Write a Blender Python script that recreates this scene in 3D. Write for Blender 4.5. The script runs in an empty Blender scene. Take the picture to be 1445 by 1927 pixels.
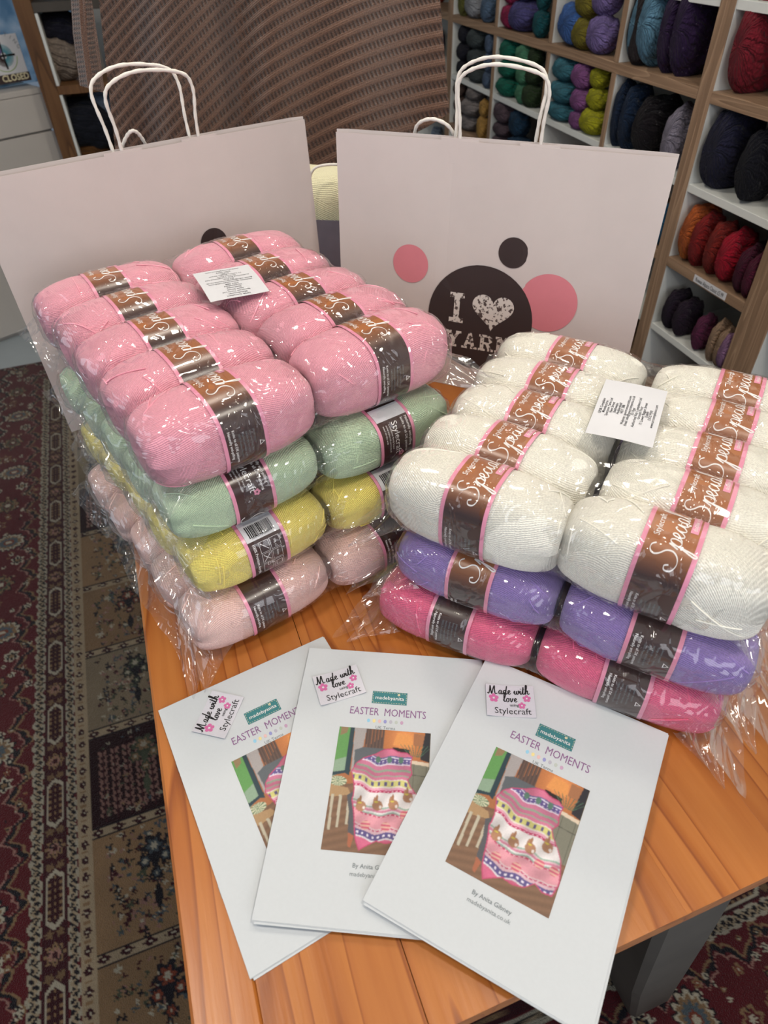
import bpy, math, random
import numpy as np
from mathutils import Vector, Matrix
random.seed(7); RNG = np.random.default_rng(7)
SC = bpy.context.scene; COL = SC.collection
T = 0.74                                    # height of the table top above the floor

# ------------------------------------------------------------------ camera
FPX, PITCH, ROLL, CAMH = 1248.0, 0.7448, -0.0339, 0.6835     # CAMH above the table top
IW, IH = 1445, 1927
_f = np.array([0, math.cos(PITCH), -math.sin(PITCH)]); _u = np.array([0, math.sin(PITCH), math.cos(PITCH)]); _x = np.array([1., 0, 0])
CX = math.cos(ROLL)*_x + math.sin(ROLL)*_u; CU = -math.sin(ROLL)*_x + math.cos(ROLL)*_u; CF = _f
cam = bpy.data.cameras.new('camera'); co = bpy.data.objects.new('camera', cam); COL.objects.link(co)
co.matrix_world = Matrix(((CX[0], CU[0], -CF[0], 0), (CX[1], CU[1], -CF[1], 0), (CX[2], CU[2], -CF[2], T+CAMH), (0, 0, 0, 1)))
cam.sensor_fit = 'HORIZONTAL'; cam.sensor_width = 36; cam.lens = FPX/IW*36; cam.clip_start = .02; cam.clip_end = 60
cam.dof.use_dof = True; cam.dof.focus_distance = .85; cam.dof.aperture_fstop = 9.0
SC.camera = co
# ------------------------------------------------------------------ light, exposure
SC.view_settings.view_transform = 'Standard'; SC.view_settings.look = 'None'; SC.view_settings.gamma = 1
SC.view_settings.use_curve_mapping = False; SC.view_settings.exposure = -0.06
w = bpy.data.worlds.new('daylight'); SC.world = w; w.use_nodes = True
bg = w.node_tree.nodes['Background']; bg.inputs[0].default_value = (.62, .78, 1, 1); bg.inputs[1].default_value = .22
def area(name, loc, aim, sx, sy, power, col, shape='RECTANGLE', spread=180):
    l = bpy.data.lights.new(name, 'AREA'); l.shape = shape; l.size = sx; l.size_y = sy; l.energy = power; l.color = col; l.spread = math.radians(spread)
    o = bpy.data.objects.new(name, l); COL.objects.link(o); o.location = loc
    o.rotation_euler = (Vector(aim)-Vector(loc)).to_track_quat('-Z', 'Y').to_euler(); return o
area('window_light', (-2.6, .3, 1.9), (0, .6, .7), 1.6, 1.3, 16, (.80, .90, 1.0))
area('front_fill_light', (.7, -1.5, 1.75), (.05, .7, .8), 1.9, 1.2, 25, (.95, .96, 1.0))  # unseen fill added behind the camera to brighten front faces and film
CEIL = 2.55
LAMPS = [(-.75, .35), (.55, .25), (-.35, 1.6), (.75, 1.9)]
LAMP_POWER = 9.0

# ------------------------------------------------------------------ helpers
def lin(c): c = c/255; return c/12.92 if c <= .04045 else ((c+.055)/1.055)**2.4
def rgb(r, g, b): return (lin(r), lin(g), lin(b), 1)
def ray(px, py): return CF + (px-IW/2)/FPX*CX - (py-IH/2)/FPX*CU
CAM = np.array([0, 0, T+CAMH])
def at_z(px, py, z): v = ray(px, py); return CAM + v*((z-CAM[2])/v[2])
def at_plane(px, py, n, K): v = ray(px, py); return CAM + v*((K-CAM@n)/(n@v))
def dirv(deg): return np.array([math.cos(math.radians(deg)), math.sin(math.radians(deg)), 0])
RA = dirv(108.8); RB = np.array([RA[1], -RA[0], 0])              # table and rug frame: RA away from the viewer, RB to the right
def F(p, q, z): v = RB*p+RA*q; return (v[0], v[1], z)

def mesh(name, V, Fc, mats=(), mi=None, smooth=True, uv=None, col=None):
    me = bpy.data.meshes.new(name)
    V = np.asarray(V, dtype=np.float32).reshape(-1, 3)
    if isinstance(Fc, np.ndarray) and Fc.ndim == 2:
        n, k = Fc.shape
        me.vertices.add(len(V)); me.vertices.foreach_set('co', V.ravel())
        me.loops.add(n*k); me.loops.foreach_set('vertex_index', Fc.astype(np.int32).ravel())
        me.polygons.add(n); me.polygons.foreach_set('loop_start', np.arange(0, n*k, k, dtype=np.int32))
        me.polygons.foreach_set('loop_total', np.full(n, k, dtype=np.int32)); me.update(calc_edges=True)
    else: me.from_pydata(V.tolist(), [], Fc)
    for m in mats: me.materials.append(m)
    if mi is not None: me.polygons.foreach_set('material_index', np.asarray(mi, dtype=np.int32))
    me.polygons.foreach_set('use_smooth', np.full(len(me.polygons), bool(smooth)))
    if uv is not None:
        l = me.uv_layers.new(name='UVMap'); vi = np.zeros(len(me.loops), dtype=np.int32); me.loops.foreach_get('vertex_index', vi)
        l.data.foreach_set('uv', np.asarray(uv, dtype=np.float32)[vi].ravel())
    if col is not None:
        a = me.color_attributes.new('paint', 'FLOAT_COLOR', 'POINT'); a.data.foreach_set('color', np.asarray(col, dtype=np.float32).ravel())
    me.update(); return me
def obj(name, me, parent=None, mat=None, loc=None, rot=None):
    o = bpy.data.objects.new(name, me); COL.objects.link(o)
    if parent: o.parent = parent
    if mat is not None:
        if len(me.materials) == 0: me.materials.append(None)
        o.material_slots[0].link = 'OBJECT'; o.material_slots[0].material = mat
    if loc is not None: o.location = loc
    if rot is not None: o.rotation_euler = rot
    return o
def tag(o, label=None, cat=None, group=None, kind=None):
    for k, v in (('label', label), ('category', cat), ('group', group), ('kind', kind)):
        if v: o[k] = v
    return o
def empty(name, loc=(0, 0, 0), rotz=0, **k):
    o = bpy.data.objects.new(name, None); COL.objects.link(o); o.location = loc; o.rotation_euler = (0, 0, rotz); o.empty_display_size = .05
    return tag(o, **k)
class MB:
    """collects vertices and faces for one mesh"""
    def __init__(s): s.v = []; s.f = []; s.m = []
    def add(s, V, Fc, m=0):
        b = len(s.v); s.v += [tuple(map(float, q)) for q in V]; s.f += [[i+b for i in f] for f in Fc]; s.m += [m]*len(Fc); return s
    def box(s, a, b, m=0, bev=0):
        (x0, y0, z0), (x1, y1, z1) = a, b
        if bev <= 0:
            V = [(x, y, z) for z in (z0, z1) for y in (y0, y1) for x in (x0, x1)]
            return s.add(V, [[0, 2, 3, 1], [4, 5, 7, 6], [0, 1, 5, 4], [2, 6, 7, 3], [0, 4, 6, 2], [1, 3, 7, 5]], m)
        e = bev; V = []
        for (i, j, k) in [(i, j, k) for k in (0, 1) for j in (0, 1) for i in (0, 1)]:
            c = ((x0, x1)[i], (y0, y1)[j], (z0, z1)[k]); sg = (1-2*i, 1-2*j, 1-2*k)
            V += [(c[0], c[1]+sg[1]*e, c[2]+sg[2]*e), (c[0]+sg[0]*e, c[1], c[2]+sg[2]*e), (c[0]+sg[0]*e, c[1]+sg[1]*e, c[2])]
        I = lambda i, j, k, a: ((k*2+j)*2+i)*3+a
        Fs = []
        for a in range(3):
            for sgn in (0, 1):
                q = []
                for (p, r) in ((0, 0), (1, 0), (1, 1), (0, 1)):
                    t = [0, 0, 0]; t[a] = sgn; o_ = [d for d in range(3) if d != a]; t[o_[0]] = p; t[o_[1]] = r; q.append(I(*t, a))
                Fs.append(q)
        for a in range(3):
            b_, c_ = [d for d in range(3) if d != a]
            for p in (0, 1):
                for r in (0, 1):
                    t0 = [0, 0, 0]; t0[b_] = p; t0[c_] = r; t1 = list(t0); t1[a] = 1
                    Fs.append([I(*t0, b_), I(*t1, b_), I(*t1, c_), I(*t0, c_)])
        for i in (0, 1):
            for j in (0, 1):
                for k in (0, 1): Fs.append([I(i, j, k, 0), I(i, j, k, 1), I(i, j, k, 2)])
        return s.add(V, Fs, m)
    def tube(s, P, r, n=6, m=0, caps=True):
        P = np.asarray(P, float); L = len(P); rr = np.full(L, r) if np.isscalar(r) else np.asarray(r)
        Tn = np.gradient(P, axis=0); Tn /= np.linalg.norm(Tn, axis=1)[:, None]+1e-12
        nn = np.cross(Tn[0], [0, 0, 1.]);
        if np.linalg.norm(nn) < 1e-3: nn = np.cross(Tn[0], [1., 0, 0])
        nn /= np.linalg.norm(nn); V = []
        for i in range(L):
            nn = nn-Tn[i]*(nn@Tn[i]); nn /= np.linalg.norm(nn)+1e-12; bb = np.cross(Tn[i], nn)
            for k in range(n):
                a = 2*math.pi*k/n; V.append(P[i]+rr[i]*(math.cos(a)*nn+math.sin(a)*bb))
        Fs = [[i*n+k, i*n+(k+1) % n, (i+1)*n+(k+1) % n, (i+1)*n+k] for i in range(L-1) for k in range(n)]
        if caps: Fs += [list(range(n))[::-1], [(L-1)*n+k for k in range(n)]]
        return s.add(V, Fs, m)
    def build(s, name, mats, parent=None, smooth=False, xf=None, loc=None, rot=None, bevel_fix=True):
        V = s.v if xf is None else [xf(*q) for q in s.v]
        me = mesh(name, V, s.f, mats if isinstance(mats, (list, tuple)) else [mats], s.m, smooth)
        import bmesh
        bm = bmesh.new(); bm.from_mesh(me)
        if bevel_fix: bmesh.ops.recalc_face_normals(bm, faces=bm.faces)
        bm.to_mesh(me); bm.free()
        return obj(name, me, parent, None, loc, rot)
def grid_faces(nu, nv, wrap_v=False):
    i = np.arange(nu-1)[:, None]; j = np.arange(nv if wrap_v else nv-1)[None, :]; j2 = (j+1) % nv
    return np.stack([i*nv+j, (i+1)*nv+j, (i+1)*nv+j2, i*nv+j2], -1).reshape(-1, 4)

# ------------------------------------------------------------------ materials
def nt(name):
    m = bpy.data.materials.new(name); m.use_nodes = True; t = m.node_tree; b = t.nodes['Principled BSDF']; return m, t, b
def N(t, kind, **k):
    n = t.nodes.new(kind)
    for a, v in k.items():
        if a.startswith('i_'):
            key = a[2:]; key = int(key) if key.isdigit() else key.replace('_', ' ')
            n.inputs[key].default_value = v
        else: setattr(n, a, v)
    return n
def M_(t, op, a, b=None, c=None):
    n = t.nodes.new('ShaderNodeMath'); n.operation = op
    for i, v in enumerate((a, b, c)):
        if v is None: continue
        if isinstance(v, (int, float)): n.inputs[i].default_value = v
        else: t.links.new(v, n.inputs[i])
    return n.outputs[0]
def ramp(t, fac, stops, interp='LINEAR'):
    r = t.nodes.new('ShaderNodeValToRGB'); r.color_ramp.interpolation = interp; e = r.color_ramp.elements
    while len(e) < len(stops): e.new(.5)
    for i, (p, c) in enumerate(stops): e[i].position = p; e[i].color = c
    t.links.new(fac, r.inputs[0]); return r.outputs[0]
def bump(t, b, h, dist, strength=1.0):
    n = t.nodes.new('ShaderNodeBump'); n.inputs['Distance'].default_value = dist; n.inputs['Strength'].default_value = strength
    t.links.new(h, n.inputs['Height']); t.links.new(n.outputs[0], b.inputs['Normal'])
def plain(name, c, rough=.6, spec=.5, noise=0, nscale=40, bumpd=0, metal=0):
    m, t, b = nt(name); b.inputs['Roughness'].default_value = rough; b.inputs['Specular IOR Level'].default_value = spec; b.inputs['Metallic'].default_value = metal
    tc = N(t, 'ShaderNodeTexCoord'); nz = N(t, 'ShaderNodeTexNoise', i_Scale=nscale, i_Detail=4.0); t.links.new(tc.outputs['Object'], nz.inputs['Vector'])
    k = noise; c0 = tuple(x*(1-k) for x in c[:3])+(1,); c1 = tuple(min(1, x*(1+k)) for x in c[:3])+(1,)
    t.links.new(ramp(t, nz.outputs[0], [(.3, c0), (.7, c1)]), b.inputs['Base Color'])
    if bumpd: bump(t, b, nz.outputs[0], bumpd)
    return m
def yarn_mat(name, c, strand=2.3, fuzz=.10, sheen=.25, amp=.0011):
    """wound yarn: strands about 2 mm thick whose direction changes from patch to patch; UV is in metres"""
    m, t, b = nt(name); b.inputs['Roughness'].default_value = .85; b.inputs['Specular IOR Level'].default_value = .15
    b.inputs['Sheen Weight'].default_value = sheen; b.inputs['Sheen Roughness'].default_value = .5
    tc = N(t, 'ShaderNodeTexCoord'); sp = N(t, 'ShaderNodeSeparateXYZ'); t.links.new(tc.outputs['UV'], sp.inputs[0])
    oi = N(t, 'ShaderNodeObjectInfo')
    nz = N(t, 'ShaderNodeTexNoise', i_Scale=24.0, i_Detail=2.0); t.links.new(tc.outputs['UV'], nz.inputs['Vector'])
    cmb = N(t, 'ShaderNodeCombineXYZ'); t.links.new(M_(t, 'ADD', M_(t, 'MULTIPLY', sp.outputs[0], .9), M_(t, 'MULTIPLY', oi.outputs['Random'], 3.0)), cmb.inputs[0])
    t.links.new(M_(t, 'ADD', sp.outputs[1], M_(t, 'MULTIPLY', nz.outputs[0], .05)), cmb.inputs[1])
    vo = N(t, 'ShaderNodeTexVoronoi', i_Scale=15.0); vo.voronoi_dimensions = '2D'; t.links.new(cmb.outputs[0], vo.inputs['Vector'])
    sc = N(t, 'ShaderNodeSeparateColor'); t.links.new(vo.outputs['Color'], sc.inputs[0])
    ang = M_(t, 'MULTIPLY', M_(t, 'SUBTRACT', sc.outputs[0], .5), 1.3)
    dd = M_(t, 'ADD', M_(t, 'MULTIPLY', sp.outputs[0], M_(t, 'SINE', ang)), M_(t, 'MULTIPLY', sp.outputs[1], M_(t, 'COSINE', ang)))
    al = M_(t, 'SUBTRACT', M_(t, 'MULTIPLY', sp.outputs[0], M_(t, 'COSINE', ang)), M_(t, 'MULTIPLY', sp.outputs[1], M_(t, 'SINE', ang)))
    k = 2*math.pi/(strand/1000)
    n2 = N(t, 'ShaderNodeTexNoise', i_Scale=120.0, i_Detail=1.0); t.links.new(tc.outputs['UV'], n2.inputs['Vector'])
    ph = M_(t, 'ADD', M_(t, 'MULTIPLY', dd, k), M_(t, 'MULTIPLY', n2.outputs[0], 3.0))
    s1 = M_(t, 'ABSOLUTE', M_(t, 'SINE', M_(t, 'MULTIPLY', ph, .5)))
    s2 = M_(t, 'SINE', M_(t, 'ADD', M_(t, 'MULTIPLY', al, k*.8), M_(t, 'MULTIPLY', dd, k*.9)))
    n3 = N(t, 'ShaderNodeTexNoise', i_Scale=900.0, i_Detail=2.0); t.links.new(tc.outputs['UV'], n3.inputs['Vector'])
    h = M_(t, 'ADD', M_(t, 'ADD', s1, M_(t, 'MULTIPLY', s2, .16)), M_(t, 'MULTIPLY', n3.outputs[0], .25))
    bump(t, b, h, amp*.7)
    n4 = N(t, 'ShaderNodeTexNoise', i_Scale=500.0, i_Detail=3.0); t.links.new(tc.outputs['UV'], n4.inputs['Vector'])
    c0 = tuple(x*(1-fuzz) for x in c[:3])+(1,); c1 = tuple(min(1, x*(1+fuzz)) for x in c[:3])+(1,)
    t.links.new(ramp(t, n4.outputs[0], [(.35, c0), (.65, c1)]), b.inputs['Base Color'])
    return m
def skein_mat(name, c, fleck=0.0, rib=9.0):
    m, t, b = nt(name); b.inputs['Roughness'].default_value = .9; b.inputs['Specular IOR Level'].default_value = .1; b.inputs['Sheen Weight'].default_value = .05
    tc = N(t, 'ShaderNodeTexCoord'); sp = N(t, 'ShaderNodeSeparateXYZ'); t.links.new(tc.outputs['UV'], sp.inputs[0])
    nz = N(t, 'ShaderNodeTexNoise', i_Scale=9.0, i_Detail=3.0); t.links.new(tc.outputs['UV'], nz.inputs['Vector'])
    ph = M_(t, 'ADD', M_(t, 'ADD', M_(t, 'MULTIPLY', sp.outputs[0], rib*6.283), M_(t, 'MULTIPLY', sp.outputs[1], 22.0)), M_(t, 'MULTIPLY', nz.outputs[0], 5.0))
    s = M_(t, 'ABSOLUTE', M_(t, 'SINE', ph)); nf = N(t, 'ShaderNodeTexNoise', i_Scale=60.0, i_Detail=3.0); t.links.new(tc.outputs['UV'], nf.inputs['Vector'])
    s2 = M_(t, 'ABSOLUTE', M_(t, 'SINE', M_(t, 'MULTIPLY', ph, 2.7)))
    bump(t, b, M_(t, 'ADD', M_(t, 'ADD', s, M_(t, 'MULTIPLY', s2, .45)), M_(t, 'MULTIPLY', nf.outputs[0], .8)), .006)
    c0 = tuple(x*.72 for x in c[:3])+(1,); c1 = tuple(min(1, x*1.22) for x in c[:3])+(1,)
    st = [(.32, c0), (.66, c1)]
    if fleck: st.append((.80, tuple(min(1, x*1.2+.35*fleck) for x in c[:3])+(1,)))
    t.links.new(ramp(t, nf.outputs[0], st), b.inputs['Base Color'])
    return m
def painted(name, rough=.6, spec=.4, bumps=None):
    m, t, b = nt(name); a = N(t, 'ShaderNodeVertexColor', layer_name='paint'); b.inputs['Roughness'].default_value = rough; b.inputs['Specular IOR Level'].default_value = spec
    t.links.new(a.outputs[0], b.inputs['Base Color']); return m, t, b, a
def film_mat(name='clear_plastic_film', dens=1.0):
    m, t, b = nt(name); t.nodes.remove(b); out = t.nodes['Material Output']
    tr = N(t, 'ShaderNodeBsdfTransparent'); tr.inputs[0].default_value = (.99, .99, .99, 1)
    gl = N(t, 'ShaderNodeBsdfGlossy', i_Roughness=.09); gl.inputs[0].default_value = (1, 1, 1, 1)
    df = N(t, 'ShaderNodeBsdfDiffuse'); df.inputs[0].default_value = (.9, .9, .92, 1)
    tc = N(t, 'ShaderNodeTexCoord'); mp = N(t, 'ShaderNodeMapping'); mp.inputs['Scale'].default_value = (1.2, .5, 1.3); t.links.new(tc.outputs['Object'], mp.inputs[0])
    nz = N(t, 'ShaderNodeTexNoise', i_Scale=6.5, i_Detail=1.0, i_Distortion=1.6, i_Roughness=.5); t.links.new(mp.outputs[0], nz.inputs['Vector'])
    n1 = N(t, 'ShaderNodeTexNoise', i_Scale=16.0, i_Detail=1.5, i_Distortion=2.2); t.links.new(mp.outputs[0], n1.inputs['Vector'])
    rd = M_(t, 'MINIMUM', M_(t, 'MULTIPLY', M_(t, 'ABSOLUTE', M_(t, 'SUBTRACT', n1.outputs[0], .5)), 12.0), 1.0)
    h = M_(t, 'ADD', nz.outputs[0], M_(t, 'MULTIPLY', rd, .16))
    bp = N(t, 'ShaderNodeBump', i_Strength=1.0, i_Distance=.0085); t.links.new(h, bp.inputs['Height'])
    t.links.new(bp.outputs[0], gl.inputs['Normal'])
    fr = N(t, 'ShaderNodeFresnel', i_IOR=1.55)
    fac = M_(t, 'MINIMUM', M_(t, 'ADD', M_(t, 'MULTIPLY', fr.outputs[0], 1.05), .006), .32)
    m1 = N(t, 'ShaderNodeMixShader', i_0=.012*dens); t.links.new(tr.outputs[0], m1.inputs[1]); t.links.new(df.outputs[0], m1.inputs[2])
    m2 = N(t, 'ShaderNodeMixShader'); t.links.new(fac, m2.inputs[0]); t.links.new(m1.outputs[0], m2.inputs[1]); t.links.new(gl.outputs[0], m2.inputs[2])
    t.links.new(m2.outputs[0], out.inputs[0]); return m
def wood_mat(name, c0, c1, c2, axis=1, scale=1.0, rough=.35, spec=.5, ring=1.0):
    """grain runs along the object's local axis"""
    m, t, b = nt(name); tc = N(t, 'ShaderNodeTexCoord'); oi = N(t, 'ShaderNodeObjectInfo')
    mp = N(t, 'ShaderNodeMapping'); s = [18*scale]*3; s[axis] = 1.1*scale; mp.inputs['Scale'].default_value = s; t.links.new(tc.outputs['Object'], mp.inputs[0])
    cb = N(t, 'ShaderNodeCombineXYZ'); t.links.new(M_(t, 'MULTIPLY', oi.outputs['Random'], 37.0), cb.inputs[0]); t.links.new(M_(t, 'MULTIPLY', oi.outputs['Random'], 11.0), cb.inputs[1]); t.links.new(cb.outputs[0], mp.inputs['Location'])
    n0 = N(t, 'ShaderNodeTexNoise', i_Scale=.45, i_Detail=2.0, i_Distortion=.4); t.links.new(mp.outputs[0], n0.inputs['Vector'])
    rings = M_(t, 'FRACT', M_(t, 'MULTIPLY', n0.outputs[0], 17.0*ring))
    rr = ramp(t, rings, [(0, (.05, .05, .05, 1)), (.55, (.2, .2, .2, 1)), (.86, (.5, .5, .5, 1)), (.95, (1.3, 1.3, 1.3, 1)), (1, (.1, .1, .1, 1))])
    n1 = N(t, 'ShaderNodeTexNoise', i_Scale=6.0, i_Detail=5.0); t.links.new(mp.outputs[0], n1.inputs['Vector'])
    f = M_(t, 'ADD', M_(t, 'MULTIPLY', rr, .55), M_(t, 'MULTIPLY', n1.outputs[0], .5))
    base = ramp(t, f, [(.15, c0), (.5, c1), (.95, c2)])
    hs = N(t, 'ShaderNodeHueSaturation'); t.links.new(base, hs.inputs['Color']); t.links.new(M_(t, 'ADD', M_(t, 'MULTIPLY', oi.outputs['Random'], .12), .95), hs.inputs['Value'])
    t.links.new(hs.outputs[0], b.inputs['Base Color'])
    b.inputs['Roughness'].default_value = rough; b.inputs['Specular IOR Level'].default_value = spec; bump(t, b, n1.outputs[0], .0008, .5); return m

WHITE_BOARD = plain('white_laminate', rgb(214, 216, 212), .45, .4, .02)
OAK_EDGE = wood_mat('oak_laminate', rgb(122, 98, 78), rgb(152, 124, 100), rgb(168, 140, 114), 1, 1.4, .5, .3)
OAK_V = wood_mat('oak_laminate_upright', rgb(122, 98, 78), rgb(152, 124, 100), rgb(168, 140, 114), 2, 1.4, .5, .3)
PINE = wood_mat('orange_pine', rgb(186, 116, 54), rgb(166, 95, 38), rgb(138, 72, 26), 1, .8, .32, .5)
PINE_SHELF = wood_mat('brown_wood_laminate', rgb(118, 84, 52), rgb(96, 64, 38), rgb(78, 52, 30), 2, 1, .5, .3)
GREY_PAINT = plain('worn_grey_paint', rgb(70, 64, 58), .6, .4, .12, 14, .0006)
PAPER = plain('white_booklet_paper', rgb(200, 204, 207), .55, .35, .01, 300)
BAGPAPER = plain('white_bag_paper', rgb(210, 198, 194), .6, .3, .015, 25, .0007)
GREYBAG = plain('lavender_grey_paper', rgb(120, 116, 128), .7, .2, .05)
STICKER = plain('white_sticker_paper', rgb(212, 212, 216), .4, .5, .01)
INK = plain('black_ink', rgb(28, 26, 28), .6, .3)
SOFTINK = plain('grey_ink', rgb(120, 128, 132), .7, .2)
PINK_INK = plain('rose_pink_ink', rgb(220, 132, 142), .6, .3, .02)
BROWN_INK = plain('charcoal_brown_ink', rgb(62, 50, 50), .6, .3, .03)
TEAL_INK = plain('teal_ink', rgb(62, 124, 128), .6, .3, .03)
PURPLE_INK = plain('plum_ink', rgb(140, 98, 142), .7, .2)
WHITE_INK = plain('white_ink', rgb(240, 236, 234), .6, .3)
CREAM_INK = plain('cream_ink', rgb(226, 216, 178), .6, .3)
TAG_PINK = plain('label_pink', rgb(226, 150, 174), .45, .5, .02)
FLOWER_PINK = plain('flower_pink', rgb(206, 108, 160), .6, .3, .03)
FILM = film_mat(); FILM2 = film_mat('clear_plastic_film_folded', 2.2)
# worn white print for the shop logo: paper-white with brown specks where the print is rubbed
m, t, b = nt('worn_white_print'); tc = N(t, 'ShaderNodeTexCoord'); nz = N(t, 'ShaderNodeTexNoise', i_Scale=170.0, i_Detail=3.0); t.links.new(tc.outputs['Object'], nz.inputs['Vector'])
t.links.new(ramp(t, nz.outputs[0], [(.53, rgb(222, 214, 208)), (.58, rgb(80, 66, 64))]), b.inputs['Base Color']); b.inputs['Roughness'].default_value = .6; WORN = m
LABELM, _t, _b, _a = painted('printed_label_paper', .28, .6)

# ------------------------------------------------------------------ lettering
_fc = {}
def text2d(s, size=1.0, shear=0.0, bold=0.0, align='LEFT'):
    key = (s, shear, bold, align)
    if key not in _fc:
        cu = bpy.data.curves.new('txt', 'FONT'); cu.body = s; cu.shear = shear; cu.offset = bold; cu.align_x = align; cu.resolution_u = 2; cu.size = 1
        o = bpy.data.objects.new('txt', cu); COL.objects.link(o); dg = bpy.context.evaluated_depsgraph_get(); dg.update()
        me = bpy.data.meshes.new_from_object(o.evaluated_get(dg))
        V = np.array([v.co[:2] for v in me.vertices]).reshape(-1, 2); Fs = [list(p.vertices) for p in me.polygons]
        bpy.data.objects.remove(o); bpy.data.curves.remove(cu); bpy.data.meshes.remove(me); _fc[key] = (V, Fs)
    V, Fs = _fc[key]; return V*size, Fs
def catmull(P, n=5):
    P = np.asarray(P, float); Q = np.vstack([2*P[0]-P[1], P, 2*P[-1]-P[-2]]); out = []
    for i in range(1, len(Q)-2):
        for k in range(n):
            t_ = k/n; a, b_, c, d = Q[i-1], Q[i], Q[i+1], Q[i+2]
            out.append(.5*((2*b_)+(-a+c)*t_+(2*a-5*b_+4*c-d)*t_*t_+(-a+3*b_-3*c+d)*t_**3))
    out.append(Q[-2]); return np.array(out)
def ribbon(P, w0, n=4, thick=.6):
    C = catmull(P, n); Tn = np.gradient(C, axis=0); L = np.linalg.norm(Tn, axis=1)[:, None]+1e-9; Tn /= L
    Nn = np.stack([-Tn[:, 1], Tn[:, 0]], 1); ww = w0*(1-thick*.5+thick*np.abs(Tn[:, 1]))[:, None]*.5
    V = np.vstack([C+Nn*ww, C-Nn*ww]); k = len(C); return V, [[i, i+1, i+1+k, i+k] for i in range(k-1)]
# joined-up hand: (advance, strokes); x-height .42, baseline 0
HAND = {
 'S': (.72, [[(.74, .88), (.62, 1.02), (.42, 1.02), (.3, .86), (.38, .66), (.56, .46), (.58, .22), (.4, .02), (.12, -.04), (-.14, .08), (-.18, .3), (-.02, .36), (.06, .22)]]),
 'p': (.46, [[(0, .1), (.1, .32), (.16, .44), (.12, .1), (.02, -.4), (-.06, -.62), (-.12, -.5), (.06, -.05), (.2, .34), (.34, .44), (.42, .3), (.36, .08), (.22, .02), (.14, .08)], [(.3, .03), (.4, .05), (.48, .12)]]),
 'e': (.34, [[(0, .12), (.14, .18), (.26, .32), (.2, .44), (.1, .34), (.08, .14), (.18, .01), (.34, .12)]]),
 'c': (.34, [[(0, .12), (.1, .3), (.22, .42), (.29, .37)], [(.22, .42), (.1, .3), (.09, .1), (.18, .01), (.34, .12)]]),
 'i': (.24, [[(0, .12), (.1, .4), (.08, .12), (.14, .01), (.24, .12)], [(.13, .56), (.15, .62)]]),
 'a': (.42, [[(.3, .36), (.2, .44), (.07, .3), (.06, .08), (.14, .01), (.24, .12), (.31, .42), (.27, .12), (.33, .01), (.42, .12)]]),
 'l': (.26, [[(0, .12), (.18, .55), (.24, .92), (.17, 1.04), (.1, .8), (.07, .25), (.12, .01), (.26, .12)]]),
 'M': (.95, [[(-.1, .1), (0, 0), (.12, .3), (.22, .9), (.24, .5), (.3, 0), (.42, .4), (.62, .92), (.6, .4), (.66, .02), (.86, .12)]]),
 'd': (.42, [[(.28, .36), (.18, .44), (.06, .3), (.06, .08), (.14, .01), (.25, .16), (.42, .9), (.3, .3), (.28, .05), (.34, .01), (.42, .12)]]),
 'w': (.52, [[(0, .12), (.08, .4), (.06, .1), (.14, .01), (.24, .15), (.28, .38), (.26, .1), (.34, .01), (.44, .2), (.44, .4), (.52, .34)]]),
 't': (.26, [[(0, .12), (.12, .5), (.17, .8), (.1, .3), (.08, .08), (.14, .01), (.26, .12)], [(.02, .5), (.26, .54)]]),
 'h': (.44, [[(0, .12), (.16, .5), (.24, .92), (.16, 1.0), (.1, .6), (.04, 0), (.14, .3), (.24, .42), (.28, .3), (.26, .08), (.33, .01), (.44, .12)]]),
 'o': (.36, [[(.2, .42), (.07, .32), (.06, .08), (.16, .0), (.27, .12), (.27, .34), (.18, .42), (.24, .36), (.36, .36)]]),
 'v': (.38, [[(0, .34), (.08, .4), (.1, .1), (.15, .01), (.26, .2), (.3, .4), (.38, .34)]]),
 ' ': (.28, [])}
def hand2d(s, size, w0=.07, thick=.9):
    V = []; Fs = []; x = 0
    for ch in s:
        adv, st = HAND[ch]
        for P in st:
            v, f = ribbon(np.array(P)+[x, 0], w0, 4, thick); b_ = len(V); V += v.tolist(); Fs += [[i+b_ for i in q] for q in f]
        x += adv
    return np.array(V)*size, Fs, x*size
def flower2d(r, n=5):
    V = []; Fs = []
    for k in range(n):
        a = 2*math.pi*k/n+.3; c = np.array([math.cos(a), math.sin(a)])*r*.6; ring = [(c[0]+r*.4*math.cos(q)*1.0, c[1]+r*.4*math.sin(q)) for q in np.linspace(0, 2*math.pi, 9)[:-1]]
        b_ = len(V); V += ring; Fs.append(list(range(b_, b_+8)))
    return np.array(V), Fs
def disc2d(r, n=40, sx=1, sy=1): return np.array([(r*sx*math.cos(a), r*sy*math.sin(a)) for a in np.linspace(0, 2*math.pi, n+1)[:-1]]), [list(range(n))]
def rect2d(x0, y0, x1, y1): return np.array([(x0, y0), (x1, y0), (x1, y1), (x0, y1)]), [[0, 1, 2, 3]]
def frame2d(x0, y0, x1, y1, w_):
    V = np.array([(x0, y0), (x1, y0), (x1, y1), (x0, y1), (x0+w_, y0+w_), (x1-w_, y0+w_), (x1-w_, y1-w_), (x0+w_, y1-w_)])
    return V, [[0, 1, 5, 4], [1, 2, 6, 5], [2, 3, 7, 6], [3, 0, 4, 7]]
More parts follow.
